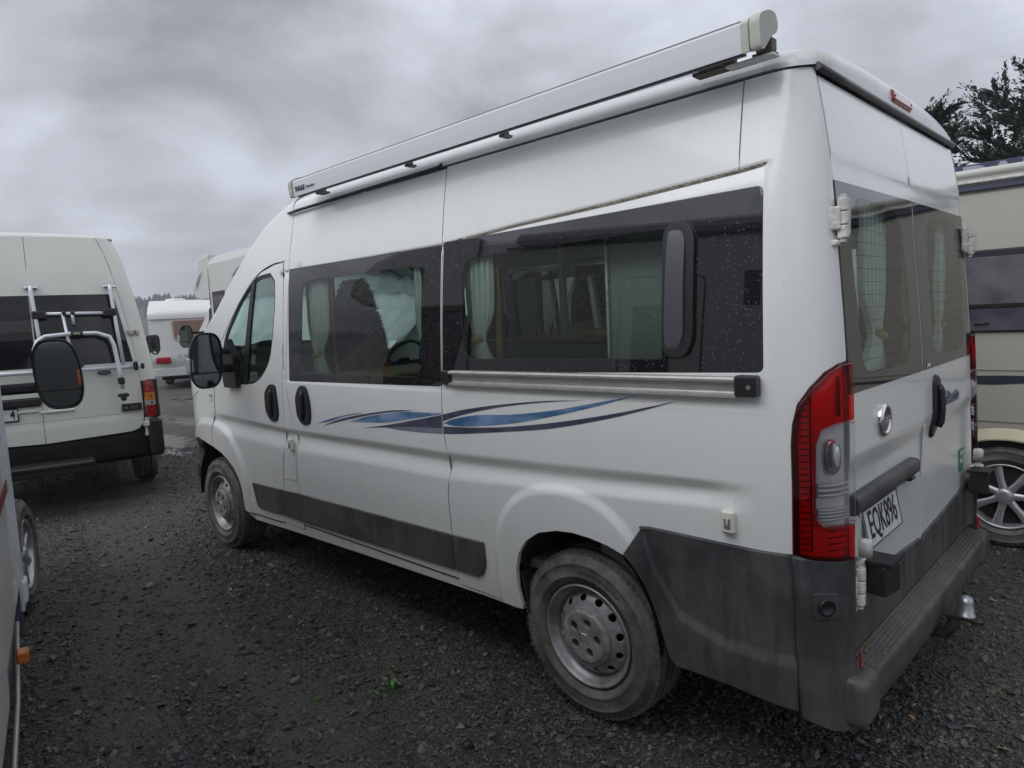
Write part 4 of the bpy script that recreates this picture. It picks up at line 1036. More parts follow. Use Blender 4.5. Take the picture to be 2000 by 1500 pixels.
for xx, ll_ in ((.262, .05), (.42, .12), (1.36, .025), (2.0, .025), (2.80, .06)):
    m = MB(); m.box((xx, .952, 2.386), (ll_, .036, .036), bev=.003); m.box((xx+.01, .935, 2.366), (ll_*1.2, .050, .010)); m.build('awning_bracket', simple('bracket_grey', (.16, .14, .12), .7, var=.4, vs=40) if xx < 1 else GREYPRINT, awn)
m = MB(); m.box((.30, .965, 2.350), (.15, .045, .006)); m.build('mounting_plate', simple('rail_white', (.80, .82, .80), .3), awn)
text('awning_name', 'THULE', .034, (2.855, 1.0515, 2.388), (-1, 0, 0), REAR_Y, INK, awn, ext=.0012, bold=.0012, sx=1.0)
text('awning_name', 'Omnistor', .024, (2.745, 1.0515, 2.386), (-1, 0, 0), REAR_Y, GREYPRINT, awn, ext=.001)
# rubber rain strip over the sliding door
m = MB(); m.tube([(3.27, pz(2.3)+.004, 2.318), (3.22, pz(2.3)+.016, 2.314), (3.10, pz(2.3)+.017, 2.317), (2.5, pz(2.3)+.017, 2.322), (1.87, pz(2.3)+.017, 2.324), (1.81, pz(2.3)+.018, 2.326), (1.795, pz(2.3)+.02, 2.337)], [.006, .009, .0095, .0095, .0095, .010, .006], 8); m.build('rain_strip', BLACK, van)
# front cap, windscreen, bonnet
cap_with_screen(van, WHITE)
mirror(van, 1, (3.955, 1.222, 1.440), lamp=GREYLENS, size=.90)
mirror(van, -1, (3.935, -1.215, 1.452))
# nose
m = MB(); m.grid(lambda u, v: Vector((5.355+.05*(1-(2*v-1)**2), (1-2*v)*.62, .26+.74*u)), 6, 12); m.build('grille_panel', PLAST, van)
# underbody, wheel housings
m = MB(); m.box((2.75, 0, .47), (5.0, 1.70, .10)); m.box((2.9, .35, .36), (4.0, .12, .10)); m.box((2.9, -.35, .36), (4.0, .12, .10)); m.box((1.015, 0, .33), (.10, 1.6, .09)); m.box((2.2, 0, .33), (.8, .5, .18)); m.build('underbody', BLACKM, van)
for xx in (1.015, 4.465):
    for sg in (1, -1):
        m = MB(); m.grid(lambda u, v: Vector((xx+.02+.39*math.cos(PI*u)*(1 if xx > 2 else .92), sg*(.62+.36*v), .36+.43*math.sin(PI*u))), 20, 2); m.build('wheel_housing', BLACKM, van)
        m = MB(); m.add([(xx-.37, sg*.62, .2), (xx+.40, sg*.62, .2), (xx+.40, sg*.62, .8), (xx-.37, sg*.62, .8)], [(0, 1, 2, 3)]); m.build('wheel_housing', BLACKM, van)
        wheel(van, (xx, sg*.985, .343), sg)
m = MB(); m.box((1.325, .94, .45), (.012, .12, .18), Matrix.Rotation(.2, 3, 'Y')); m.build('mud_flap', BLACKM, van)

# ---- interior
inn = MB(); inn.box((2.5, 0, .56), (4.7, 1.86, .04)); inn.build('floor', GREYC, van)
m = MB(); m.grid(lambda u, v: Vector((.35+3.0*u, -.84+1.68*v, 2.28+.05*math.sin(PI*v))), 2, 8); m.build('headliner', LINER, van)
for sg in (1, -1):
    m = MB(); m.box((1.95, sg*.955, 1.13), (3.0, .03, .32)); m.build('wall_lining', LINER, van)
    m = MB(); m.box((1.9, sg*.86, 2.13), (2.9, .05, .26)); m.build('wall_lining', LINER, van)
    m = MB(); m.box((1.785, sg*.93, 1.65), (.16, .04, .72)); m.build('wall_lining', GREYC, van)
# kitchen and bench
m = MB(); m.box((.60, .55, 1.0), (.75, .75, .86), bev=.01); m.build('cabinet', GREYC, van)
m = MB(); m.box((2.45, -.62, 1.02), (1.1, .50, .84), bev=.01); m.build('cabinet', simple('cabinet_grey', (.30, .30, .30), .5), van)
m = MB(); m.box((2.45, -.62, 1.46), (1.12, .52, .03), bev=.004); m.build('worktop', YELLOW, van)
m = MB(); m.box((2.75, .52, 1.33), (.62, .55, .03), bev=.008); m.build('table_top', YELLOW, van)
m = MB(); m.box((2.55, -.80, 1.60), (.04, .04, 1.2)); m.build('pole', CURT, van)
m = MB(); m.box((1.25, -.62, .95), (.9, .6, .7), bev=.05); m.build('bench', SEATM, van)
m = MB(); m.box((.80, .78, 1.62), (.36, .03, .62), bev=.004); m.build('partition', simple('partition_grey', (.27, .28, .27), .6), van)
m = MB(); m.box((.98, .80, 1.62), (.012, .02, .62)); m.build('partition_edge', HINGEW, van)
# front seats
def seat(x, y, fleece=False):
    s = MB(); s.ellipsoid((x+.25, y, .98), (.27, .25, .09), .5); s.box((x+.25, y, .76), (.40, .36, .36), bev=.03)
    s.ellipsoid((x-.02, y, 1.33), (.085, .25, .34), .5, rot=Matrix.Rotation(math.radians(-10), 3, 'Y')); s.ellipsoid((x-.10, y, 1.77), (.05, .14, .12), .6)
    s.tube([(x-.09, y-.06, 1.6), (x-.09, y-.06, 1.72)], .008); s.tube([(x-.09, y+.06, 1.6), (x-.09, y+.06, 1.72)], .008)
    so_ = s.build('front_seat', SEATM, van)
    if fleece:
        q = MB()
        def env(z): return lin([(1.05, .25), (1.35, .25), (1.50, .225), (1.62, .19), (1.72, .155), (1.82, .115), (1.90, .07), (1.935, .02)], z)
        def fl(u, v):
            z = 1.0+.935*u; a = 2*PI*v; return Vector((x-.08-.02*u+.10*math.cos(a), y+env(z)*math.sin(a), z))
        q.grid(fl, 16, 28)
        for k in range(5200):
            u, v = random.random(), random.random(); p = fl(u, v); n = Vector((math.cos(2*PI*v)*.6, math.sin(2*PI*v), random.uniform(-.7, .5))).normalized()
            t = Vector((random.gauss(0, 1), random.gauss(0, 1), random.gauss(0, 1))).cross(n).normalized()*.004; tip = p+n*random.uniform(.012, .04)
            q.add([p-t, p+t, tip], [(0, 1, 2)])
        q.build('sheepskin_cover', FLEECE, so_, recalc=False)
seat(3.55, .36, True); seat(3.55, -.50); seat(3.42, -.80)
m = MB(); m.box((4.35, 0, 1.02), (.5, 1.75, .34), bev=.06); m.box((4.55, 0, 1.15), (.35, 1.6, .16), bev=.05); m.build('dashboard', DASH, van)
m = MB(); m.tube([Vector((4.02, -.45, 1.30))+Matrix.Rotation(math.radians(-28), 3, 'Y') @ Vector((0, .19*math.cos(a), .19*math.sin(a))) for a in [2*PI*k/28 for k in range(29)]], .014, 8, cap=False)
m.box((4.04, -.45, 1.29), (.03, .12, .09), Matrix.Rotation(math.radians(-28), 3, 'Y'), bev=.02); m.box((4.04, -.45, 1.29), (.012, .36, .03), Matrix.Rotation(math.radians(-28), 3, 'Y')); m.tube([(4.05, -.45, 1.28), (4.25, -.45, 1.12)], .03); m.build('steering_wheel', BLACK, van)
m = MB(); m.box((4.05, .02, 1.87), (.03, .22, .065), bev=.02); m.tube([(4.06, .02, 1.87), (4.13, .02, 1.97)], .008); m.build('interior_mirror', BLACK, van)
def curtain(x0, x1, y, z0, z1, xt, n=7, axis='x', amp=.016, wt=.55):
    "gathered curtain between x0 and x1, pulled to xt at the tie"
    m = MB()
    def fn(u, v):
        z = z1+(z0-z1)*u; k = math.exp(-((u-.78)/.16)**2)*wt
        a = x0+(x1-x0)*v; a = a+(xt-a)*k; d = amp*math.sin(v*n*2*PI+u*1.5)*(1-.6*k)
        return Vector((a, y+d, z)) if axis == 'x' else Vector((y+d, a, z))
    m.grid(fn, 24, n*8); c_ = m.build('curtain', CURT, van)
    z = z1+(z0-z1)*.78; w_ = abs(x1-x0)*(1-wt)*.6; m = MB()
    m.box((xt, y, z) if axis == 'x' else (y, xt, z), (max(.05, w_*1.6), .05, .035) if axis == 'x' else (.05, max(.05, w_*1.6), .035), Matrix.Rotation(.25, 3, 'Y' if axis == 'x' else 'X'), bev=.012); m.build('curtain_tie', TIE, c_)
for sg in (1, -1):
    y = sg*.925
    curtain(3.10, 2.86, y-.01*sg, 1.33, 1.92, 3.03); curtain(1.93, 2.06, y-.01*sg, 1.33, 1.92, 1.95, 4)
    curtain(1.68, 1.50, y-.01*sg, 1.42, 1.93, 1.62, 5); pass
    m = MB(); m.box((2.86, y-.03*sg, 1.64), (.035, .02, .62)); m.build('window_trim', WOODM, van)
    m = MB(); m.box((1.50, y-.03*sg, 1.68), (.035, .02, .54)); m.build('window_trim', WOODM, van)
def scr(u, v):
    s_ = 4.22+.46*u; a = -.54+1.10*v; p = capf(s_, a); return p+Vector((-.07-.02*math.sin(v*60+u*5+3*math.sin(u*4)), 0, -.06-.012*math.sin(v*37+u*9)))
m = MB(); m.grid(scr, 24, 110); m.build('screen_cloth', THIN, van)
curtain(.15, .42, .17, 1.36, 1.97, .22, 6, 'y'); curtain(.62, .74, .17, 1.36, 1.97, .70, 3, 'y')
curtain(-.12, -.40, .17, 1.36, 1.97, -.20, 6, 'y'); curtain(-.62, -.74, .17, 1.36, 1.97, -.70, 3, 'y')

# ================================================================== WHITE VAN WITH BIKE RACK
tv = thing('white_van', 'cream-white high-roof van seen from behind, with a folded white bike rack on its rear doors', 'van', (6.95, 1.57, 0), math.radians(-13))
# local: rear face at x=0, y across, width 1.97
HW = [(.35, .94), (.7, .985), (1.2, .985), (1.7, .93), (2.1, .865), (2.45, .79), (2.60, .73)]
def trx(z): return crom([(.4, 0), (1.2, .0), (1.7, .035), (2.2, .10), (2.6, .19)], z)
def trf(off=0):
    def f(y, z):
        hw = crom(HW, z); q = min(1, abs(y)/hw)
        rc = .006*ss(.80, .84, z)*(1-ss(1.16, 1.17, z))
        return Vector((trx(z)+.10*q**5+rc-off, y, z))
    return f
def dr(sg, inn_=.15):
    L = [(sg*(crom(HW, z)-inn_*(1 if z > 1.0 else 1)), z) for z in (2.60, 2.45, 2.2, 1.9, 1.7, 1.4, 1.2, 1.0, .85)]
    L += [(sg*(.985-inn_-.01), .76), (sg*(.985-inn_-.05), .70), (sg*(.985-inn_-.12), .68)]
    return L+[(0, .655), (0, 2.60)]
for sg in (1, -1):
    gw = [(sg*(crom(HW, 2.05)-inn_-.03), 2.05) if 0 else (sg*.68, 2.045), (sg*.006, 2.045), (sg*.006, 1.37), (sg*.79, 1.37), (sg*.78, 1.42)]
    gw = fillet(gw, [.06, .003, .003, .02, .02])
    panel('rear_door', dr(sg), trf(0), CREAMW, tv, holes=[gw], step=.05, gap=.004, out=(-1, 0, 0))
    panel('door_window', gw, trf(.001), FRIT, tv, step=.1, gap=.001, lip=.004, out=(-1, 0, 0))
    def corner(u, v, sg=sg):
        z = .62+(2.60-.62)*u; hw = crom(HW, z); a = v
        y = hw-.15+.15*math.sin(a*PI/2); x = trx(z)+.10*((hw-.15)/hw)**5*(1-a)+.02*a+.35*a**2.6
        return Vector((x, sg*y, z))
    m = MB(); m.grid(corner, 30, 12); m.build('corner_pillar', CREAMW, tv)
    # side wall
    def sidew(u, v, sg=sg): 
        z = .45+(2.62-.45)*v; return Vector((.37+trx(z)*.9+4.0*u, sg*crom(HW, z), z))
    m = MB(); m.grid(sidew, 4, 12); m.build('side_wall', CREAMW, tv)
    m = MB(); m.grid(lambda u, v: Vector((.6+2.8*u, sg*(crom(HW, 1.40+.62*v)+.003), 1.40+.62*v)), 2, 4); m.build('side_window', FRIT, tv)
    # lamp cluster
    z0 = .81
    for k, (a, b, mt) in enumerate(((0, .115, REDP), (.117, .165, GREYLENS), (.167, .245, AMBER), (.247, .36, REDP))):
        m = MB()
        def lf(u, v, a=a, b=b, sg=sg):
            z = z0+a+(b-a)*u; hw = crom(HW, z); y = hw-.135+.13*v
            return Vector((trx(z)-.012+.05*v**2+.03, sg*y, z))
        m.grid(lf, 3, 6)
        lo = [lf(i/3, 0) for i in range(4)]; m.add(lo+[p+Vector((.05, 0, 0)) for p in lo], [(i, i+1, i+5, i+4) for i in range(3)])
        o = m.build('tail_lamp', mt, tv)
        m2 = MB(); c_ = lf(.5, .45); m2.lathe([(.013, 0), (.010, -.004), (0, -.004)], 12, c_, 'x'); m2.build('lens_ring', simple('lens_dark', (.12, .03, .02), .3), o)
    m = MB(); m.box((.07, sg*.905, z0+.18), (.06, .15, .385), bev=.01); m.build('lamp_surround', BLACK, tv)
    # hinges
    for z in (1.66, .74):
        m = MB(); hw = crom(HW, z); x_ = trx(z)+.03; m.box((x_, sg*(hw-.14), z), (.05, .06, .055), bev=.01); m.box((x_+.01, sg*(hw-.085), z), (.05, .04, .06), bev=.012); m.build('hinge', HINGEW if z < 1 else ALU, tv)
def troof(u, v):
    a = (-1+2*v); y = math.sin(a*PI/2)*.735; h = .05*math.cos(a*PI/2)
    if u < .5: k = u/.5; p = trf()(y, 2.597); return Vector((p.x+.10*k**1.5, y*(1-.01*k), 2.597+h*math.sin(k*PI/2)))
    k = (u-.5)/.5; return Vector((trf()(y, 2.597).x+.10+4.0*k, y, 2.597+h))
m = MB(); m.grid(troof, 12, 40); m.build('roof', CREAMW, tv)
for z in (.86, .655+.33):
    pass
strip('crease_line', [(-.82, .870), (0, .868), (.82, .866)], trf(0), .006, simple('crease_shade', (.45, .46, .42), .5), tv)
# bumper, step
m = MB()
def bf(u, v):
    y = -.99+1.98*u; pr_ = [(.06, .668), (.016, .660), (.0, .62), (-.012, .50), (-.01, .43), (.05, .40)]
    k = v*5; i = min(int(k), 4); t = k-i; x, z = pr_[i][0]*(1-t)+pr_[i+1][0]*t, pr_[i][1]*(1-t)+pr_[i+1][1]*t
    return Vector((x+.30*abs(y/.99)**10, y, z))
m.grid(bf, 30, 15); m.build('rear_bumper', simple('black_bumper', (.008, .008, .009), .75, spec=.25), tv)  # one even near-black over the whole bumper
for sg in (1, -1):
    m = MB(); m.box((.15, sg*.925, .60), (.30, .13, .38), bev=.03); m.build('bumper_corner', BLACK, tv)
m = MB(); m.box((-.20, .15, .475), (.26, 1.05, .05), bev=.015); m.box((-.31, .15, .44), (.02, 1.05, .09), bev=.008); m.build('rear_step', simple('black_step', (.016, .016, .017), .45), tv)
m = MB(); m.box((2.2, 0, .50), (4.2, 1.75, .2)); m.build('underbody', BLACKM, tv)
for sg in (1, -1):
    wheel(tv, (1.05, sg*.965, .335), sg, R=.335)
    wheel(tv, (4.2, sg*.965, .335), sg, R=.335)
# handle recess, plate, badge
m = MB(); m.box((-.012, .30, 1.06), (.05, .62, .085), bev=.02); m.build('plate_lamp_bar', BLACK, tv)
m = MB(); m.box((-.008, .36, .955), (.012, .36, .125), bev=.004); pl = m.build('number_plate', BLACK, tv)
m = MB(); m.box((-.015, .36, .955), (.004, .34, .10), bev=.001); m.build('plate_face', PLATEW, pl)
text('plate_letters', '4', .12, (-.018, .225, .957), REAR_X, REAR_Y, INK, pl, ext=.0004, bold=.001, sx=.7)
m = MB(); m.lathe([(.058, 0), (.055, -.007), (0, -.010)], 32, axis='x'); m.v = [(v[0]-.006, -.53+v[1]*1.05, 1.285+v[2]*.45) for v in m.v]; bd_ = m.build('oval_badge', BLUEINK, tv)
m = MB(); m.tube([(-.012, -.53+.060*math.cos(a), 1.285+.027*math.sin(a)) for a in [2*PI*k/32 for k in range(33)]], .0028, 6, cap=False); m.build('badge_ring', CHROME, bd_)
text('badge_letters', 'Ford', .036, (-.0175, -.53, 1.285), REAR_X, REAR_Y, CHROME, bd_, ext=.0006, shear=.3)
m = MB(); m.box((-.006, -.735, .925), (.003, .175, .075)); sk = m.build('sticker', INK, tv)
text('sticker_marks', '\u2605 RV', .05, (-.009, -.72, .92), REAR_X, REAR_Y, GREYPRINT, sk, ext=.0003)
m = MB(); m.box((-.006, .16, .975), (.022, .26, .03), bev=.012); m.box((-.006, -.12, .955), (.02, .28, .028), bev=.012); m.build('pressed_rib', CREAMW, tv)
# bike rack
rk = MB(); X0 = -.10
def zX(z): return trx(z)-.06
for yy in (-.655, -.02):
    yt = yy+.0
    rk.tube([(trx(2.12)-.005, yt, 2.125), (zX(2.12), yt, 2.125), (zX(2.05), yt, 2.08), (zX(1.7), yt-.02, 1.70), (zX(1.35), yt-.045, 1.32)], .017, 10)
rk.tube([(zX(1.85), -.62, 1.86), (zX(1.85), -.05, 1.87)], .016, 10)
rk.tube([(zX(1.32), -.84, 1.325), (zX(1.32), .95, 1.345)], .021, 12)
rk.tube([(-.10, .02, 1.30), (-.12, .0, 1.55), (-.12, -.03, 1.62), (-.12, -.09, 1.66), (-.12, -.30, 1.675), (-.12, -.50, 1.67), (-.12, -.60, 1.63), (-.12, -.63, 1.55), (-.13, -.655, 1.30), (-.14, -.665, 1.12)], .019, 10)
rk.tube([(zX(1.8), -.245, 1.86), (-.09, -.27, 1.60), (-.09, -.295, 1.42)], .014, 8)
rk.tube([(zX(1.8), -.32, 1.88), (zX(1.78), -.325, 1.76)], .014, 8)
rack = rk.build('bike_rack', ALUW, tv)
for c_, d_ in (((zX(1.86), -.06, 1.86), (.06, .11, .075)), ((zX(1.86), -.63, 1.865), (.06, .11, .075)), ((zX(1.86), -.255, 1.865), (.055, .035, .06)), ((zX(1.86), -.325, 1.87), (.055, .035, .05)), ((-.12, -.34, 1.675), (.055, .10, .05)), ((zX(1.32), -.80, 1.33), (.07, .04, .09)), ((zX(1.32), -.86, 1.325), (.05, .03, .06)), ((-.14, -.66, 1.20), (.055, .06, .07)), ((-.14, -.665, 1.06), (.05, .10, .035)), ((-.14, -.665, 1.03), (.06, .05, .05))):
    m = MB(); m.box(c_, d_, bev=.012); m.build('rack_clamp', BLACK, rack)
m = MB(); m.box((-.15, -.34, 1.675), (.004, .055, .018)); m.build('clamp_label', simple('label_yellow', (.45, .44, .22), .5), rack)
m = MB(); m.tube([(-.11+.02*math.cos(a*.5), -.29+.07*math.cos(a), 1.375+.022*math.sin(a)) for a in [2*PI*k/20 for k in range(21)]], .012, 6, cap=False); m.build('rack_strap', BLACK, rack)
for yy in (-.655, -.02):
    m = MB(); m.lathe([(.016, -.05), (.018, -.045), (.018, .045), (.016, .05)], 12, (trx(2.12)-.02, yy, 2.115), 'y'); m.build('mount_foot', CHROME, rack)
# its offside mirror
def small_mirror(parent, c, s=1):
    m = MB(); m.ellipsoid(c, (.05, .085, .125), .45); h = m.build('wing_mirror', BLACK, parent)
    m = MB(); m.box(Vector(c)+Vector((-.046, 0, 0)), (.006, .14, .21), bev=.002); m.build('mirror_glass', simple('dull_mirror', (.05, .05, .055), .2), h)
    m = MB(); m.lathe([(0, 0), (.055, .0), (.05, -.01)], 16, Vector(c)+Vector((-.048, -.01, -.10)), 'x'); m.build('blind_spot_mirror', MIRRORG, h)
    m = MB(); m.tube([Vector(c)+Vector((.02, .07, -.06)), Vector(c)+Vector((.05, .20, -.11))], .022, 8); m.build('mirror_arm', BLACK, h)
small_mirror(tv, (3.0, -1.245, 1.50))

# ================================================================== COACHBUILT MOTORHOMES
def coach(name, label, loc, rz, cab=True, ll=1.0, lz=1.0, wy=.985, wx=1.185, wall=WHITE2, L=5.0, hw=1.13, zt=2.65, z0=.42, luton=True, rim='steel', steer=0, skirt=WHITE2):
    "local frame: the cab uses the van surface, shifted so its door pillar (s=3.3) meets the coach front at x=0"
    t = thing(name, label, 'motorhome', loc, rz)
    prof = [(-hw, z0), (-hw, zt-.16), (-hw+.04, zt-.06), (-hw+.14, zt), (0, zt+.03), (hw-.14, zt), (hw-.04, zt-.06), (hw, zt-.16), (hw, z0)]
    m = MB(); m.prism(prof, -L, 0, lambda a, b, h: (h, a, b)); body = m.build('coach_body', wall, t)
    if luton:
        pl_ = [(0, 1.98), (.75, 1.98), (1.12, 2.02), (1.30, 2.12), (1.28, 2.26), (1.05, 2.46), (.70, zt-.02), (.30, zt+.02), (0, zt+.02)]
        pl_ = [(a*ll, (1.63+(b-1.63)*lz+(.2 if lz > 1 and b < 2.3 else 0)) if b < zt-.1 else b) for a, b in pl_]
        m = MB()
        n = len(pl_)
        rows = [(-1.0, .90), (-.97, 1.0), (0, 1.02), (.97, 1.0), (1.0, .90)]
        V = []
        for (k, sc) in rows:
            for (x, z) in pl_:
                V.append((x*sc if x > 0 else x, k*hw*(1 if abs(k) < .99 else .985), 2.4+(z-2.4)*(.97 if abs(k) > .99 else 1)))
        Fs = [(i*n+j, (i+1)*n+j, (i+1)*n+(j+1) % n, i*n+(j+1) % n) for i in range(len(rows)-1) for j in range(n)]
        m.add(V, Fs); m.add(V[:n], [tuple(range(n))]); m.add(V[-n:], [tuple(range(n))[::-1]])
        m.build('overcab_pod', wall, t)
    if cab:
        c = bpy.data.objects.new('cab', None); COL.objects.link(c); c.parent = t; c.location = (-3.28, 0, 0); c.empty_display_size = .2
        for sg in (1, -1):
            cab_side(c, sg, wall, col_glass=PANE_FAR)
        cap_with_screen(c, wall, s0=3.9, glass=PANE_FAR, band=PANE_FAR)
        for sg in (1, -1):
            wheel(t, (wx, sg*wy, .343), sg, rim=rim, steer=steer)
            wheel(t, (-L*.62, sg*(hw-.06), .343), sg)
        m = MB(); m.box((.9, 0, .5), (1.8, 1.6, .2)); m.box((.6, 0, 1.0), (1.0, 1.7, .8)); m.build('underbody', BLACKM, t)
    m = MB(); m.box((-L/2, 0, z0-.06), (L-.3, hw*2-.25, .2)); m.build('chassis', BLACKM, t)
    return t

# left edge motorhome, beside the photographer
lm = coach('motorhome', 'white motorhome at the left edge with a long-armed black mirror and blue-grey skirt', (3.49, 3.535, 0), math.radians(-12), L=5.2, hw=1.115, zt=2.62, z0=.50, steer=math.radians(-7), rim='alloy', wy=1.10, wx=1.08)
mirror(lm, -1, (.44, -1.36, 1.445), arm=.30, arms=1, lamp=AMBERD, size=.92)
hw = 1.115; m = MB(); m.box((-.012, -hw-.006, 1.32), (.045, .020, 1.88), bev=.004); m.box((-.085, -hw-.005, 1.32), (.05, .014, 1.88), bev=.003); tr_ = m.build('corner_trim', simple('grubby_white_trim', (.60, .61, .64), .4, var=.12), lm)
m = MB(); m.box((-.02, -hw-.014, .46), (.11, .026, .10), bev=.006); m.build('trim_clip', simple('clip_white', (.72, .72, .68), .4), lm)
BLUEG = simple("blue_grey_skirt", (.025, .035, .055), .3, coat=.3, var=.15)
m = MB(); m.box((-2.7, -hw+.03, .42), (5.0, .03, .24), bev=.01); m.box((-.10, -hw+.02, .38), (.16, .04, .22), Matrix.Rotation(.35, 3, 'Y'), bev=.01); m.build('side_skirt', BLUEG, lm)
m = MB(); m.tube([(-.30, -hw+.01, .40), (-.9, -hw-.005, .31), (-1.6, -hw-.01, .26), (-2.3, -hw, .20)], .009, 8); m.build('skirt_edging', ALU, lm)
m = MB(); m.box((-.86, -hw-.035, .46), (.06, .04, .045), bev=.006); m.build('side_marker', AMBERD, lm)
m = MB(); m.box((-.30, -hw-.0015, .985), (.55, .002, .045)); m.box((-.6, -hw-.0015, .96), (1.2, .002, .016)); m.build('red_stripe', REDDISH, lm)
# fittings seen reflected in the big side windows
m = MB(); m.box((-1.55, -hw-.004, 1.32), (.62, .012, 1.75), bev=.004); dr_ = m.build('entrance_door', WHITE2, lm)
m = MB(); m.prism(fillet([(-1.26, .48), (-1.83, .48), (-1.83, 2.18), (-1.26, 2.18)], .08), hw+.011, hw+.013, lambda a, b, h: (a, -h, b)); m.build('door_seal', INK, dr_)
m = MB(); m.prism(fillet([(-1.272, .492), (-1.818, .492), (-1.818, 2.168), (-1.272, 2.168)], .07), hw+.013, hw+.017, lambda a, b, h: (a, -h, b)); m.build('door_skin', WHITE2, dr_)
m = MB(); m.box((-1.49, -hw-.020, 1.66), (.26, .012, .56), bev=.004); m.build('door_window', DARKGLASS, dr_)
for kk, (xx, zz) in enumerate(((-2.32, 2.06), (-2.32, 1.0))):
    gr = MB(); gr.box((xx, -hw-.004, zz), (.50, .012, .27), bev=.003); g_ = gr.build('vent_grille', BLACK if kk == 0 else WHITE2, lm)
    for j in range(8):
        m = MB(); m.box((xx, -hw-.013, zz-.105+j*.03), (.46, .010, .010), Matrix.Rotation(.4, 3, 'X')); m.build('louvre', GREYPRINT, g_)
m = MB(); m.box((-3.4, -hw-.012, 1.65), (.95, .03, .60), bev=.01); m.build('side_window', DARKGLASS, lm)
m = MB(); m.box((.72, -hw*1.0-.004, 2.27), (.46, .012, .20), bev=.01); m.build('overcab_window', DARKGLASS, lm)
m = MB(); m.box((-2.4, -hw-.02, 2.555), (4.0, .12, .10), bev=.03); m.build('awning', simple('awning_grey', (.55, .55, .56), .4), lm)
m = MB(); m.box((-2.4, -hw-.006, 2.49), (4.2, .016, .018)); m.build('awning_shadow_line', BLACK, lm)  # black strip standing in for the shadow line below the awning
m = MB(); m.box((-.05, -hw-.004, 2.0), (.03, .01, 1.2)); m.build('front_trim', GREYPRINT, lm)

# motorhome ahead of the van (behind its mirror)
am = coach('motorhome', 'white overcab motorhome with grey roof flashes, parked beyond the white van\'s wing mirror', (12.15, -3.35, 0), math.radians(-3), wall=paint('motorhome_grey_white', (.60, .60, .565), rough=.3, dropamt=0), L=7.4, hw=1.12, zt=3.01, z0=.5, ll=.78, lz=1.18)
mirror(am, 1, (.78, 1.38, 1.56), arm=.22, size=1.05)
sk_ = am
m = MB(); m.box((-.42, 1.121, 2.02), (.61, .012, .66), bev=.004); wn = m.build('side_window', BLACK, am)
m = MB(); m.box((-.42, 1.128, 2.01), (.52, .008, .53), bev=.003); m.build('window_pane', simple('plum_acrylic', (.055, .045, .052), .12), wn)
m = MB(); m.prism(smoothpoly([(-1.1, 2.54), (-1.4, 2.68), (-1.9, 2.77), (-2.5, 2.80), (-1.9, 2.71), (-1.5, 2.60)], 60), 1.121, 1.123, lambda a, b, h: (a, h, b)); m.build('grey_flash', GREYPRINT, am)
m = MB(); m.prism(smoothpoly([(.78, 2.40), (.66, 2.56), (.50, 2.68), (.31, 2.75), (.50, 2.64), (.65, 2.51)], 60), 1.121, 1.1235, lambda a, b, h: (a, h, b)); m.build('grey_flash', GREYPRINT, am)
m = MB(); m.tube([(.0, 1.125, 2.1), (.0, 1.125, 2.76), (.0, 1.09, 2.88)], .012, 8); m.tube([(-7.3, 1.10, 2.865), (0, 1.10, 2.865)], .014, 8); m.build('roof_edging', HINGEW, am)

# motorhome on the right
rm = thing('beige_motorhome', 'beige motorhome at the right edge with cream wheel arch and long dark window', 'motorhome', (.15, -2.22, 0), math.radians(0))
m = MB(); m.prism([(0, .42), (0, 2.24), (-.05, 2.36), (-.14, 2.40), (-2.2, 2.44), (-2.3, 2.3), (-2.3, .42)], -2.6, 4.4, lambda a, b, h: (h, a, b)); m.build('coach_body', BEIGE, rm)
m = MB(); m.tube([(-2.6, .012, 2.375), (4.4, .012, 2.375)], .028, 10); m.build('roof_gutter', simple('pale_gutter', (.55, .55, .50), .4), rm)
m = MB(); m.box((.9, .02, 2.322), (7.0, .05, .02), bev=.004); m.build('awning_rail', HINGEW, rm)
m = MB(); m.box((.9, .012, 2.285), (7.0, .026, .035), bev=.004); m.build('awning_bag', simple('navy_strip', (.06, .065, .11), .5), rm)
m = MB(); m.box((.02, .008, 1.635), (.62, .024, .52), bev=.01); rw = m.build('side_window', simple('window_frame_dark', (.03, .03, .04), .3), rm)
m = MB(); m.box((.02, .018, 1.70), (.57, .010, .30), bev=.004); m.build('window_pane', simple('grey_net_pane', (.13, .13, .145), .08, spec=.7, var=.25, vs=5), rw)
m = MB(); m.box((.02, .018, 1.46), (.57, .010, .15), bev=.004); m.build('window_pane', simple('lower_pane', (.075, .075, .10), .08, spec=.7, var=.3, vs=6), rw)
m = MB(); m.box((.02, .026, 1.542), (.58, .008, .018)); m.build('window_bar', BLACK, rw)
m = MB(); m.tube([(.08, .03, 1.435), (.12, .035, 1.43), (.16, .03, 1.43)], .006, 6); m.build('window_stay', BLACK, rw)
m = MB(); m.prism([(.5, 1.085), (.5, 1.045), (.05, 1.04), (-.3, 1.07), (-2.6, 1.09), (-2.6, 1.10), (0, 1.10)], .001, .003, lambda a, b, h: (a, h, b)); m.build('dark_stripe', simple('navy_stripe', (.035, .037, .055), .3), rm)
for z in (1.135, .805): 
    m = MB(); m.box((.9, .002, z), (7.0, .006, .006)); m.build('panel_joint', simple('joint_beige', (.30, .29, .25), .6), rm)
def archf(u, v):
    a = PI*(1-u); r1 = .40+.085*v; x = r1*1.0*math.cos(a)-.02; z = .33+(.36+.075*v)*math.sin(a)**.8
    return Vector((x, .045-.04*v**2*0+ -.035*v, z))
m = MB(); m.grid(archf, 30, 6); m.grid(lambda u, v: archf(u, 0)+Vector((0, -.12*v, 0)), 30, 2); m.build('wheel_arch_trim', CREAM, rm)
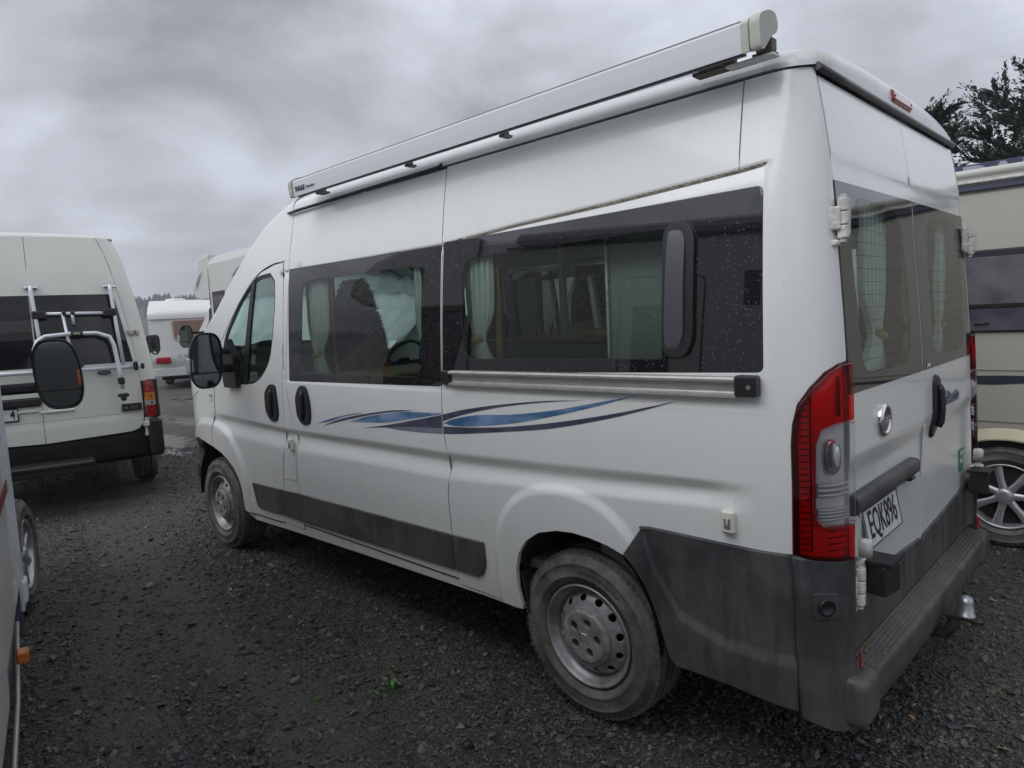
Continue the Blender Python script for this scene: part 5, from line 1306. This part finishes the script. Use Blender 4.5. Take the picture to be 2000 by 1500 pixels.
m = MB(); m.prism([(.39*math.cos(PI*k/16)-.02, .33+.36*math.sin(PI*k/16)**.8) for k in range(17)], .001, .004, lambda a, b, h: (a, h, b)); m.build('arch_opening', BLACKM, rm)
m = MB(); m.prism([(.40, .44), (4.4, .44), (4.4, .72), (.46, .72), (.42, .60)], .005, .035, lambda a, b, h: (a, h, b)); m.prism([(-.44, .44), (-2.6, .44), (-2.6, .72), (-.50, .72), (-.46, .60)], .005, .035, lambda a, b, h: (a, h, b)); m.build('side_skirt', BEIGE2, rm)
wheel(rm, (-.02, .03, .325), 1, R=.325, rim='alloy')
wheel(rm, (3.6, .0, .325), 1, R=.325, rim='alloy')
m = MB(); m.box((.9, -1.1, .45), (6.6, 2.0, .2)); m.build('chassis', BLACKM, rm)

# ================================================================== TOURING CARAVAN
cv = thing('touring_caravan', 'white touring caravan with a pink-lined rear window, far beyond the bike rack van', 'caravan', (20.3, -4.90, 0), math.radians(-25))
def cvf(off=0):
    def f(y, z):
        x = -.0+ (.9*ss(2.1, 2.75, z)**1.6 if z > 2.1 else 0)+.18*ss(.95, .35, z)+.06*abs(y/1.1)**4
        return Vector((x-off, y, z))
    return f
m = MB(); m.grid(lambda u, v: cvf()(1.14-2.28*v, .42+2.20*u), 34, 20); m.build('rear_panel', WHITE2, cv)
m = MB()
for sg in (1, -1):
    pts = [cvf()(1.14*sg, .42+2.20*k/20) for k in range(21)]; 
    m.add(pts+[(5.0, 1.14*sg, p.z) for p in pts], [(k, k+1, 22+k, 21+k) for k in range(20)])
m.build('side_wall', WHITE2, cv)
m = MB(); m.box((3.2, 0, 2.60), (4.6, 2.28, .06), bev=.02); m.ellipsoid((1.9, .52, 2.66), (.35, .30, .07), .6); m.build('roof', WHITE2, cv)
m = MB(); m.box((-.005, 0, 2.055), (.03, 2.26, .03), bev=.008); m.build('rubber_band', simple('grey_band', (.28, .28, .28), .5), cv)
m = MB(); m.prism(fillet([(-.50, 1.44), (.50, 1.44), (.52, 2.02), (-.52, 2.02)], .08), -.02, .02, lambda a, b, h: (h-.015, a+.0, b)); cw = m.build('rear_window', simple('peach_window_frame', (.52, .40, .33), .5), cv)
m = MB(); m.prism(fillet([(-.46, 1.48), (.46, 1.48), (.48, 1.99), (-.48, 1.99)], .07), -.045, -.036, lambda a, b, h: (h, a, b)); m.build('window_pane', simple('pink_blind_pane', (.30, .19, .165), .12, spec=.6), cw)
for yy in (-.17, .17):
    m = MB(); m.box((-.048, yy, 1.735), (.004, .012, .5)); m.build('blind_fold', simple('blind_line', (.24, .15, .13), .5), cw)
for sg in (1, -1):
    m = MB(); m.box((.0, .82*sg, .86), (.07, .40, .19), bev=.04); m.build('tail_lamp', REDP, cv)
for i, ch in enumerate('COACHMAN'):
    text('name_letter', ch, .125, (-.04, .36-.155*i, .96), REAR_X, REAR_Y, INK, cv, ext=.002, sx=.9)
m = MB(); m.box((.10, 0, .50), (.06, 2.24, .24), bev=.02); m.build('bumper_moulding', simple('grey_white', (.60, .60, .60), .5), cv)
m = MB(); m.box((-.01, -.3, .70), (.03, .55, .13), bev=.01); m.build('plate_recess', simple('recess_grey', (.55, .55, .56), .5), cv)
m = MB(); m.box((2.5, 0, .36), (4.0, 1.9, .22)); m.build('chassis', BLACKM, cv)
for sg in (1, -1): wheel(cv, (2.4, sg*1.06, .31), sg, R=.31)

# blue banner board with PARTS lettering behind the beige motorhome
sb = thing('banner_board', 'dark blue board with large white PARTS letters showing above the beige motorhome roof', 'sign board', (.9, -7.0, 0), 0)
m = MB(); m.box((0, 0, 2.86), (6.0, .06, .62), bev=.01); m.build('panel', simple('banner_blue', (.035, .05, .11), .5, var=.3), sb)
m = MB()
for xx in (-2.8, 0, 2.8): m.box((xx, -.06, 1.4), (.09, .055, 2.8))
m.build('post', simple('galvanised', (.3, .3, .3), .5), sb)
text('sign_letters', 'PARTS', .40, (-.27, .034, 2.985), (-1, 0, 0), REAR_Y, simple('sign_white', (.34, .36, .44), .5), sb, ext=.004, bold=.012, sx=1.25)

# ================================================================== TREES
BARK = simple("bark", (.06, .048, .04), .9, var=.4, vs=15)
def leafmat(name, a, b2):
    m, t, b = newmat(name); f = tnoise(t, 1.3, 4, .6)
    t.links.new(mixc(t, ramp(t, f, [(.35, 0.), (.65, 1.)]), a, b2), b.inputs['Base Color']); b.inputs['Roughness'].default_value = .7; return m
LEAF = leafmat("cypress_foliage", (.018, .030, .015), (.050, .072, .030))
def cypress(label, base, H, limbs, seed, spread=1.0):
    R_ = random.Random(seed); t = thing('cypress_tree', label, 'tree', base)
    tr = MB(); tr.tube([(0, 0, 0), (.15, .1, H*.3), (-.1, .1, H*.6), (.05, 0, H*.95)], [.38, .28, .17, .03], 9); 
    fol = []; 
    def spray(p, d, L, n):
        # a plume of flattened leaf clumps along direction d
        for k in range(n):
            q = p+d*L*(k/n)+Vector((R_.gauss(0, .05), R_.gauss(0, .05), R_.gauss(0, .04)))*L*.9
            dd = (d+Vector((R_.gauss(0, .45), R_.gauss(0, .45), R_.gauss(0.1, .3)))).normalized(); l = R_.uniform(.06, .17)*(1.1-.5*k/n)
            s_ = dd.cross(Vector((R_.gauss(0, .4), R_.gauss(0, .4), 1))).normalized()*l*R_.uniform(.12, .28)
            fol.append((q, q+dd*l*.5+s_, q+dd*l, q+dd*l*.5-s_))
    for i in range(limbs):
        h = H*(.28+.70*(i/limbs)**.9); a = R_.uniform(0, 2*PI); L = spread*(1.15-.75*(h/H))*R_.uniform(1.6, 3.4)*(H/6)
        d = Vector((math.cos(a), math.sin(a), R_.uniform(.15, .75))).normalized(); p0 = Vector((0, 0, h*.9)); pts = []
        for k in range(6):
            t_ = k/5; pts.append(p0+d*L*t_+Vector((0, 0, .25*L*t_*t_*R_.uniform(.2, 1)))+Vector((R_.gauss(0, .05), R_.gauss(0, .05), 0))*L)
        tr.tube(pts, [.09*(1-.85*k/5)*(H/6) for k in range(6)], 5)
        for k in range(1, 6):
            for j in range(5):
                dd = (d+Vector((R_.gauss(0, .7), R_.gauss(0, .7), R_.uniform(-.1, .7)))).normalized()
                q = pts[k].lerp(pts[k-1], R_.random()); LL = R_.uniform(.35, .95)*(H/6)*(.6+.5*(k < 5))
                tr.tube([q, q+dd*LL], [.012, .004], 3, cap=False)
                spray(q+dd*LL*.15, dd, LL*1.0, 80)
    tr.build('trunk', BARK, t, recalc=False)
    V = [tuple(v) for f_ in fol for v in f_]; me = bpy.data.meshes.new('crown'); me.from_pydata(V, [], [(4*i, 4*i+1, 4*i+2, 4*i+3) for i in range(len(fol))])
    link('crown', me, LEAF, t)
cypress('dark cypress whose crown shows over the sloping roof edge of the camper van', (3.9, -13.5, 0), 5.55, 46, 3)
cypress('dark cypress with ragged open crown above the blue lettered board, at the right edge', (.95, -14.8, 0), 6.3, 44, 11, 1.2)

# ================================================================== HILLS
hm = MB(); random.seed(5)
HX, HY = 260, 0
def hill(u, v):
    y = -260+520*u; z = (19+6*math.sin(u*7+1)+3*math.sin(u*17)+ (1.6*noise.noise(Vector((u*60, 0, 3)))))*(1-v)**.7
    return Vector((HX+60*(v-.5)*-1+20*math.sin(u*9), y, z-1))
hm.grid(hill, 160, 6); hl = hm.build('hills', leafmat("hill_ground", (.035, .045, .035), (.055, .065, .05)), None, kind='structure')
fm = []
FR = random.Random(9)
for k in range(5200):
    u = FR.random(); v = FR.random()**2*.6; p = hill(u, v); h = FR.uniform(1.2, 3.0); r = h*FR.uniform(.25, .45)
    for a in (0, 1.05, 2.1):
        c_, s_ = math.cos(a)*r, math.sin(a)*r; fm.append(((p.x-c_, p.y-s_, p.z-.5), (p.x+c_, p.y+s_, p.z-.5), (p.x, p.y, p.z+h)))
me = bpy.data.meshes.new('hill_forest'); me.from_pydata([q for t in fm for q in t], [], [(3*i, 3*i+1, 3*i+2) for i in range(len(fm))])
hf = link('hill_forest', me, leafmat("fir_mass", (.03, .04, .032), (.05, .06, .045)), None, kind='stuff'); tag(hf, 'dark conifer forest covering the distant ridge', 'forest')

# ================================================================== GROUND
def ground_mat():
    m, t, b = newmat("wet_dark_gravel"); g = N(t, 'ShaderNodeTexCoord').outputs['Object']
    v1 = N(t, 'ShaderNodeTexVoronoi'); v1.inputs['Scale'].default_value = 75; t.links.new(g, v1.inputs['Vector'])
    v2 = N(t, 'ShaderNodeTexVoronoi'); v2.inputs['Scale'].default_value = 32; t.links.new(g, v2.inputs['Vector'])
    big = tnoise(t, .55, 6, .6, g); mid = tnoise(t, 3.0, 6, .65, g); fine = tnoise(t, 160, 3, .6, g)
    c = mixc(t, N2(t, v1.outputs['Color']), (.016, .017, .017), (.085, .085, .080))
    c = mixc(t, mth(t, 'GREATER_THAN', N2(t, v2.outputs['Color']), .93), c, (.13, .13, .12))
    # moss and sandy fines
    c = mixc(t, mth(t, 'MULTIPLY', ramp(t, mid, [(.50, 0.), (.66, 1.)]), .7), c, (.060, .060, .028))
    c = mixc(t, mth(t, 'MULTIPLY', ramp(t, big, [(.46, 0.), (.62, 1.)]), .75), c, (.085, .084, .062))
    t.links.new(c, b.inputs['Base Color'])
    s_ = N(t, 'ShaderNodeSeparateXYZ'); t.links.new(g, s_.inputs[0])
    def track(y0, sl, wd):
        return mth(t, 'SUBTRACT', 1.0, mth(t, 'DIVIDE', mth(t, 'ABSOLUTE', mth(t, 'SUBTRACT', s_.outputs[1], mth(t, 'MULTIPLY_ADD', s_.outputs[0], sl, y0))), wd))
    tk = mth(t, 'MAXIMUM', track(1.95, -.10, .26), track(3.1, -.32, .30))
    tm = ramp(t, mth(t, 'ADD', tk, mth(t, 'MULTIPLY', mth(t, 'SUBTRACT', mid, .5), 2.6)), [(.25, 0.), (.75, .75)])
    c = mixc(t, tm, c, mixc(t, fine, (.050, .050, .040), (.135, .130, .108))); t.links.new(c, b.inputs['Base Color'])
    # puddles / wet film
    s = N(t, 'ShaderNodeSeparateXYZ'); t.links.new(g, s.inputs[0])
    def blob(x, y, rx, ry):
        dx = mth(t, 'DIVIDE', mth(t, 'SUBTRACT', s.outputs[0], x), rx); dy = mth(t, 'DIVIDE', mth(t, 'SUBTRACT', s.outputs[1], y), ry)
        return mth(t, 'SQRT', mth(t, 'ADD', mth(t, 'POWER', mth(t, 'ABSOLUTE', dx), 2.0), mth(t, 'POWER', mth(t, 'ABSOLUTE', dy), 2.0)))
    mask = None
    for bl_ in ((10.6, -.7, 1.5, .5), (9.3, -.3, .6, .25), (12.5, -1.8, 2.0, .5), (16, -3.4, 2.5, .8)):
        e = mth(t, 'SUBTRACT', 1.0, blob(*bl_)); mask = e if mask is None else mth(t, 'MAXIMUM', mask, e)
    wet = ramp(t, mth(t, 'ADD', mask, mth(t, 'MULTIPLY', mth(t, 'SUBTRACT', mid, .5), 2.2)), [(.30, 0.), (.52, 1.)])
    t.links.new(mixc(t, wet, (.62, .62, .62), (.06, .06, .06)), b.inputs['Roughness'])
    h = mth(t, 'ADD', mth(t, 'MULTIPLY', v1.outputs['Distance'], -1.0), mth(t, 'MULTIPLY', v2.outputs['Distance'], -1.2)); h = mth(t, 'ADD', h, mth(t, 'MULTIPLY', fine, .4))
    bn = N(t, 'ShaderNodeBump'); bn.inputs['Distance'].default_value = .012; t.links.new(h, bn.inputs['Height'])
    t.links.new(mth(t, 'MULTIPLY_ADD', N2(t, wet), -.93, .95), bn.inputs['Strength']); t.links.new(bn.outputs[0], b.inputs['Normal'])
    return m
GM = ground_mat()
def gz_(x, y): return -.006+.012*noise.noise(Vector((x*.55, y*.55, 0)))+.005*noise.noise(Vector((x*2.2, y*2.2, 4)))
nx, ny = 200, 130
xs = np.linspace(-3, 17, nx); ys = np.linspace(-8, 5, ny)
V = [(x, y, gz_(x, y)) for x in xs for y in ys]; F = [(i*ny+j, (i+1)*ny+j, (i+1)*ny+j+1, i*ny+j+1) for i in range(nx-1) for j in range(ny-1)]
# wide skirt out to the horizon
def ring(x0, x1, y0, y1, z): return [(x0, y0, z), (x1, y0, z), (x1, y1, z), (x0, y1, z)]
k = len(V); V += ring(-3, 17, -8, 5, -.012)+ring(-400, 400, -400, 400, -.03)
F += [(k+i, k+4+i, k+4+(i+1) % 4, k+(i+1) % 4)[::-1] for i in range(4)]
me = bpy.data.meshes.new('gravel_ground'); me.from_pydata(V, [], F); me.polygons.foreach_set('use_smooth', [True]*len(me.polygons))
gd = link('gravel_ground', me, GM, None, kind='structure')

# loose stones: real geometry near the camera
def stones():
    n = 100000
    # sample on the ground inside the view, denser towards the camera
    pts = []
    C2 = np.array([CAM.x, CAM.y])
    while sum(len(p) for p in pts) < n:
        k = 40000; r = 1.3+9.5*rng.random(k)**1.55; a = np.radians(rng.uniform(-96, 12, k))
        P = np.stack([C2[0]+r*np.cos(a), C2[1]+r*np.sin(a)], 1)
        P = P[(P[:, 1] > -4.5) | (P[:, 0] < 1)]
        # thin out under the van where nothing shows
        ok = ~((P[:, 0] > .6) & (P[:, 0] < 5.2) & (P[:, 1] < .0) & (P[:, 1] > -2.2))
        tr1 = np.abs(P[:, 1]-(1.95-.10*P[:, 0])) < .20; tr2 = np.abs(P[:, 1]-(3.1-.32*P[:, 0])) < .24
        ok &= ~((tr1 | tr2) & (rng.random(len(P)) < .50))
        pts.append(P[ok])
    P = np.concatenate(pts)[:n]
    d = np.hypot(P[:, 0]-C2[0], P[:, 1]-C2[1])
    sz = np.exp(rng.normal(math.log(.0051), .42, n)); sz = np.clip(sz, .003, .020)*(1+.05*d)
    phi = (1+5**.5)/2
    ico = np.array([(-1, phi, 0), (1, phi, 0), (-1, -phi, 0), (1, -phi, 0), (0, -1, phi), (0, 1, phi), (0, -1, -phi), (0, 1, -phi), (phi, 0, -1), (phi, 0, 1), (-phi, 0, -1), (-phi, 0, 1)])/1.9
    icf = np.array([(0, 11, 5), (0, 5, 1), (0, 1, 7), (0, 7, 10), (0, 10, 11), (1, 5, 9), (5, 11, 4), (11, 10, 2), (10, 7, 6), (7, 1, 8), (3, 9, 4), (3, 4, 2), (3, 2, 6), (3, 6, 8), (3, 8, 9), (4, 9, 5), (2, 4, 11), (6, 2, 10), (8, 6, 7), (9, 8, 1)])
    B = ico[None]*(1+rng.normal(0, .30, (n, 12, 3)))
    sc = np.stack([rng.uniform(.9, 1.6, n), rng.uniform(.7, 1.1, n), rng.uniform(.35, .8, n)], 1); B = B*sc[:, None, :]
    a, b, c = rng.uniform(0, 2*PI, n), rng.normal(0, .35, n), rng.normal(0, .35, n)
    ca, sa, cb_, sb_, cc_, sc_ = np.cos(a), np.sin(a), np.cos(b), np.sin(b), np.cos(c), np.sin(c)
    x, y, z = B[..., 0], B[..., 1], B[..., 2]
    y, z = y*cb_[:, None]-z*sb_[:, None], y*sb_[:, None]+z*cb_[:, None]; x, z = x*cc_[:, None]+z*sc_[:, None], -x*sc_[:, None]+z*cc_[:, None]
    x, y = x*ca[:, None]-y*sa[:, None], x*sa[:, None]+y*ca[:, None]
    gzv = np.array([gz_(p[0], p[1]) for p in P])
    W = np.stack([x, y, z], 2)*sz[:, None, None]; W[..., 0] += P[:, 0, None]; W[..., 1] += P[:, 1, None]; W[..., 2] += (gzv+sz*.32)[:, None]
    F = (icf[None]+(np.arange(n)*12)[:, None, None]).reshape(-1, 3)
    me = bpy.data.meshes.new('gravel'); me.vertices.add(n*12); me.vertices.foreach_set('co', W.reshape(-1)); me.loops.add(F.size); me.loops.foreach_set('vertex_index', F.reshape(-1))
    me.polygons.add(len(F)); me.polygons.foreach_set('loop_start', np.arange(0, F.size, 3)); me.update(calc_edges=True); me.polygons.foreach_set('use_smooth', [False]*len(F))
    at = me.attributes.new('tone', 'FLOAT', 'POINT'); at.data.foreach_set('value', np.repeat(rng.random(n), 12).astype(np.float32))
    m, t, bb = newmat('slate_chip'); an = N(t, 'ShaderNodeAttribute'); an.attribute_name = 'tone'; f = an.outputs['Fac']
    col = ramp(t, f, [(.0, (.032, .034, .037)), (.40, (.070, .072, .076)), (.78, (.125, .127, .122)), (.93, (.16, .16, .148)), (.985, (.27, .26, .23)), (1., (.28, .20, .13))])
    g = N(t, 'ShaderNodeTexCoord').outputs['Object']
    col = mixc(t, mth(t, 'MULTIPLY', tnoise(t, 60, 4, .6, g), .5), col, (.02, .02, .02)); mo = ramp(t, tnoise(t, 1.1, 5, .6, g), [(.50, 0.), (.66, .7)]); col = mixc(t, mo, col, (.062, .062, .030)); mo2 = ramp(t, tnoise(t, .55, 6, .6, g), [(.48, 0.), (.62, .5)]); col = mixc(t, mo2, col, (.085, .083, .065))
    t.links.new(col, bb.inputs['Base Color']); t.links.new(mth(t, 'MULTIPLY_ADD', tnoise(t, 25, 3, .5, g), .5, .18), bb.inputs['Roughness'])
    o = link('gravel', me, m, None, kind='stuff'); tag(o, 'wet dark slate chips scattered over the yard', 'gravel')
stones()

# weeds and fallen leaves
GREEN = simple("fresh_weed_green", (.10, .26, .04), .5, var=.3, vs=60)
wr = random.Random(4)
for (x, y, lab, s) in ((1.83, 1.37, 'bright green weed with pale shoots growing in the gravel below the sliding door', 1.5), (2.02, 1.63, 'tiny green seedling in the gravel, left of the larger weed', .45)):
    m = MB()
    for k in range(26):
        a = wr.uniform(0, 2*PI); L = wr.uniform(.012, .034)*s; b0 = Vector((wr.gauss(0, .012)*s, wr.gauss(0, .012)*s, 0)); d = Vector((math.cos(a)*.7, math.sin(a)*.7, wr.uniform(.3, 1.1))).normalized(); sd_ = d.cross(Vector((0, 0, 1))).normalized()*L*.18
        m.add([b0, b0+d*L*.5+sd_, b0+d*L, b0+d*L*.5-sd_], [(0, 1, 2, 3)])
    o = m.build('weed', GREEN, None, recalc=False); o.location = (x, y, gz_(x, y)+.006); tag(o, lab, 'weed')
LEAFB = [simple("tan_leaf", (.36, .22, .10), .6, var=.3, vs=50), simple("red_leaf", (.22, .07, .04), .6, var=.3, vs=50), simple("ochre_leaf", (.30, .22, .12), .6, var=.3, vs=50)]
for (x, y, mt, lab, s) in ((.07, .185, 0, 'tan fallen leaf on the gravel below the rear bumper, right of the pale one', 1.1), (.15, .26, 2, 'small pale ochre leaf on the gravel just left of the tan leaf', .8), (-.26, .19, 2, 'ochre leaf in the bottom right corner of the gravel', 1.3), (1.36, 1.27, 1, 'red-brown leaf lying in the gravel in front of the rear wheel', .6), (2.0, 1.25, 0, 'small orange-tan pebble-like leaf just beyond the weed', .55)):
    m = MB(); o_ = [(0, 0), (.012, .008), (.024, .006), (.034, 0), (.026, -.009), (.012, -.008)]
    m.add([(a*s, b*s, .004*math.sin(a*90)) for a, b in o_], [tuple(range(6))]); m.add([(a*s, b*s, .004*math.sin(a*90)-.0015) for a, b in o_], [tuple(range(6))[::-1]])
    o = m.build('fallen_leaf', LEAFB[mt], None, recalc=False); o.location = (x, y, gz_(x, y)+.009); o.rotation_euler = (wr.uniform(-.2, .2), wr.uniform(-.2, .2), wr.uniform(0, 6)); tag(o, lab, 'leaf')

# ================================================================== damp air
hz = MB(); hz.box((0, 0, 15.5), (840, 840, 34)); 
def haze_mat():
    m = bpy.data.materials.new("damp_air"); m.use_nodes = True; t = m.node_tree; t.nodes.clear()
    o = N(t, 'ShaderNodeOutputMaterial'); v = N(t, 'ShaderNodeVolumePrincipled'); v.inputs['Color'].default_value = (.86, .89, .95, 1); v.inputs['Density'].default_value = .0019; v.inputs['Anisotropy'].default_value = .2
    t.links.new(v.outputs[0], o.inputs['Volume']); return m
ho = hz.build('haze', haze_mat(), None, kind='stuff'); tag(ho, 'thin damp haze over the whole yard and the distant ridge', 'haze')
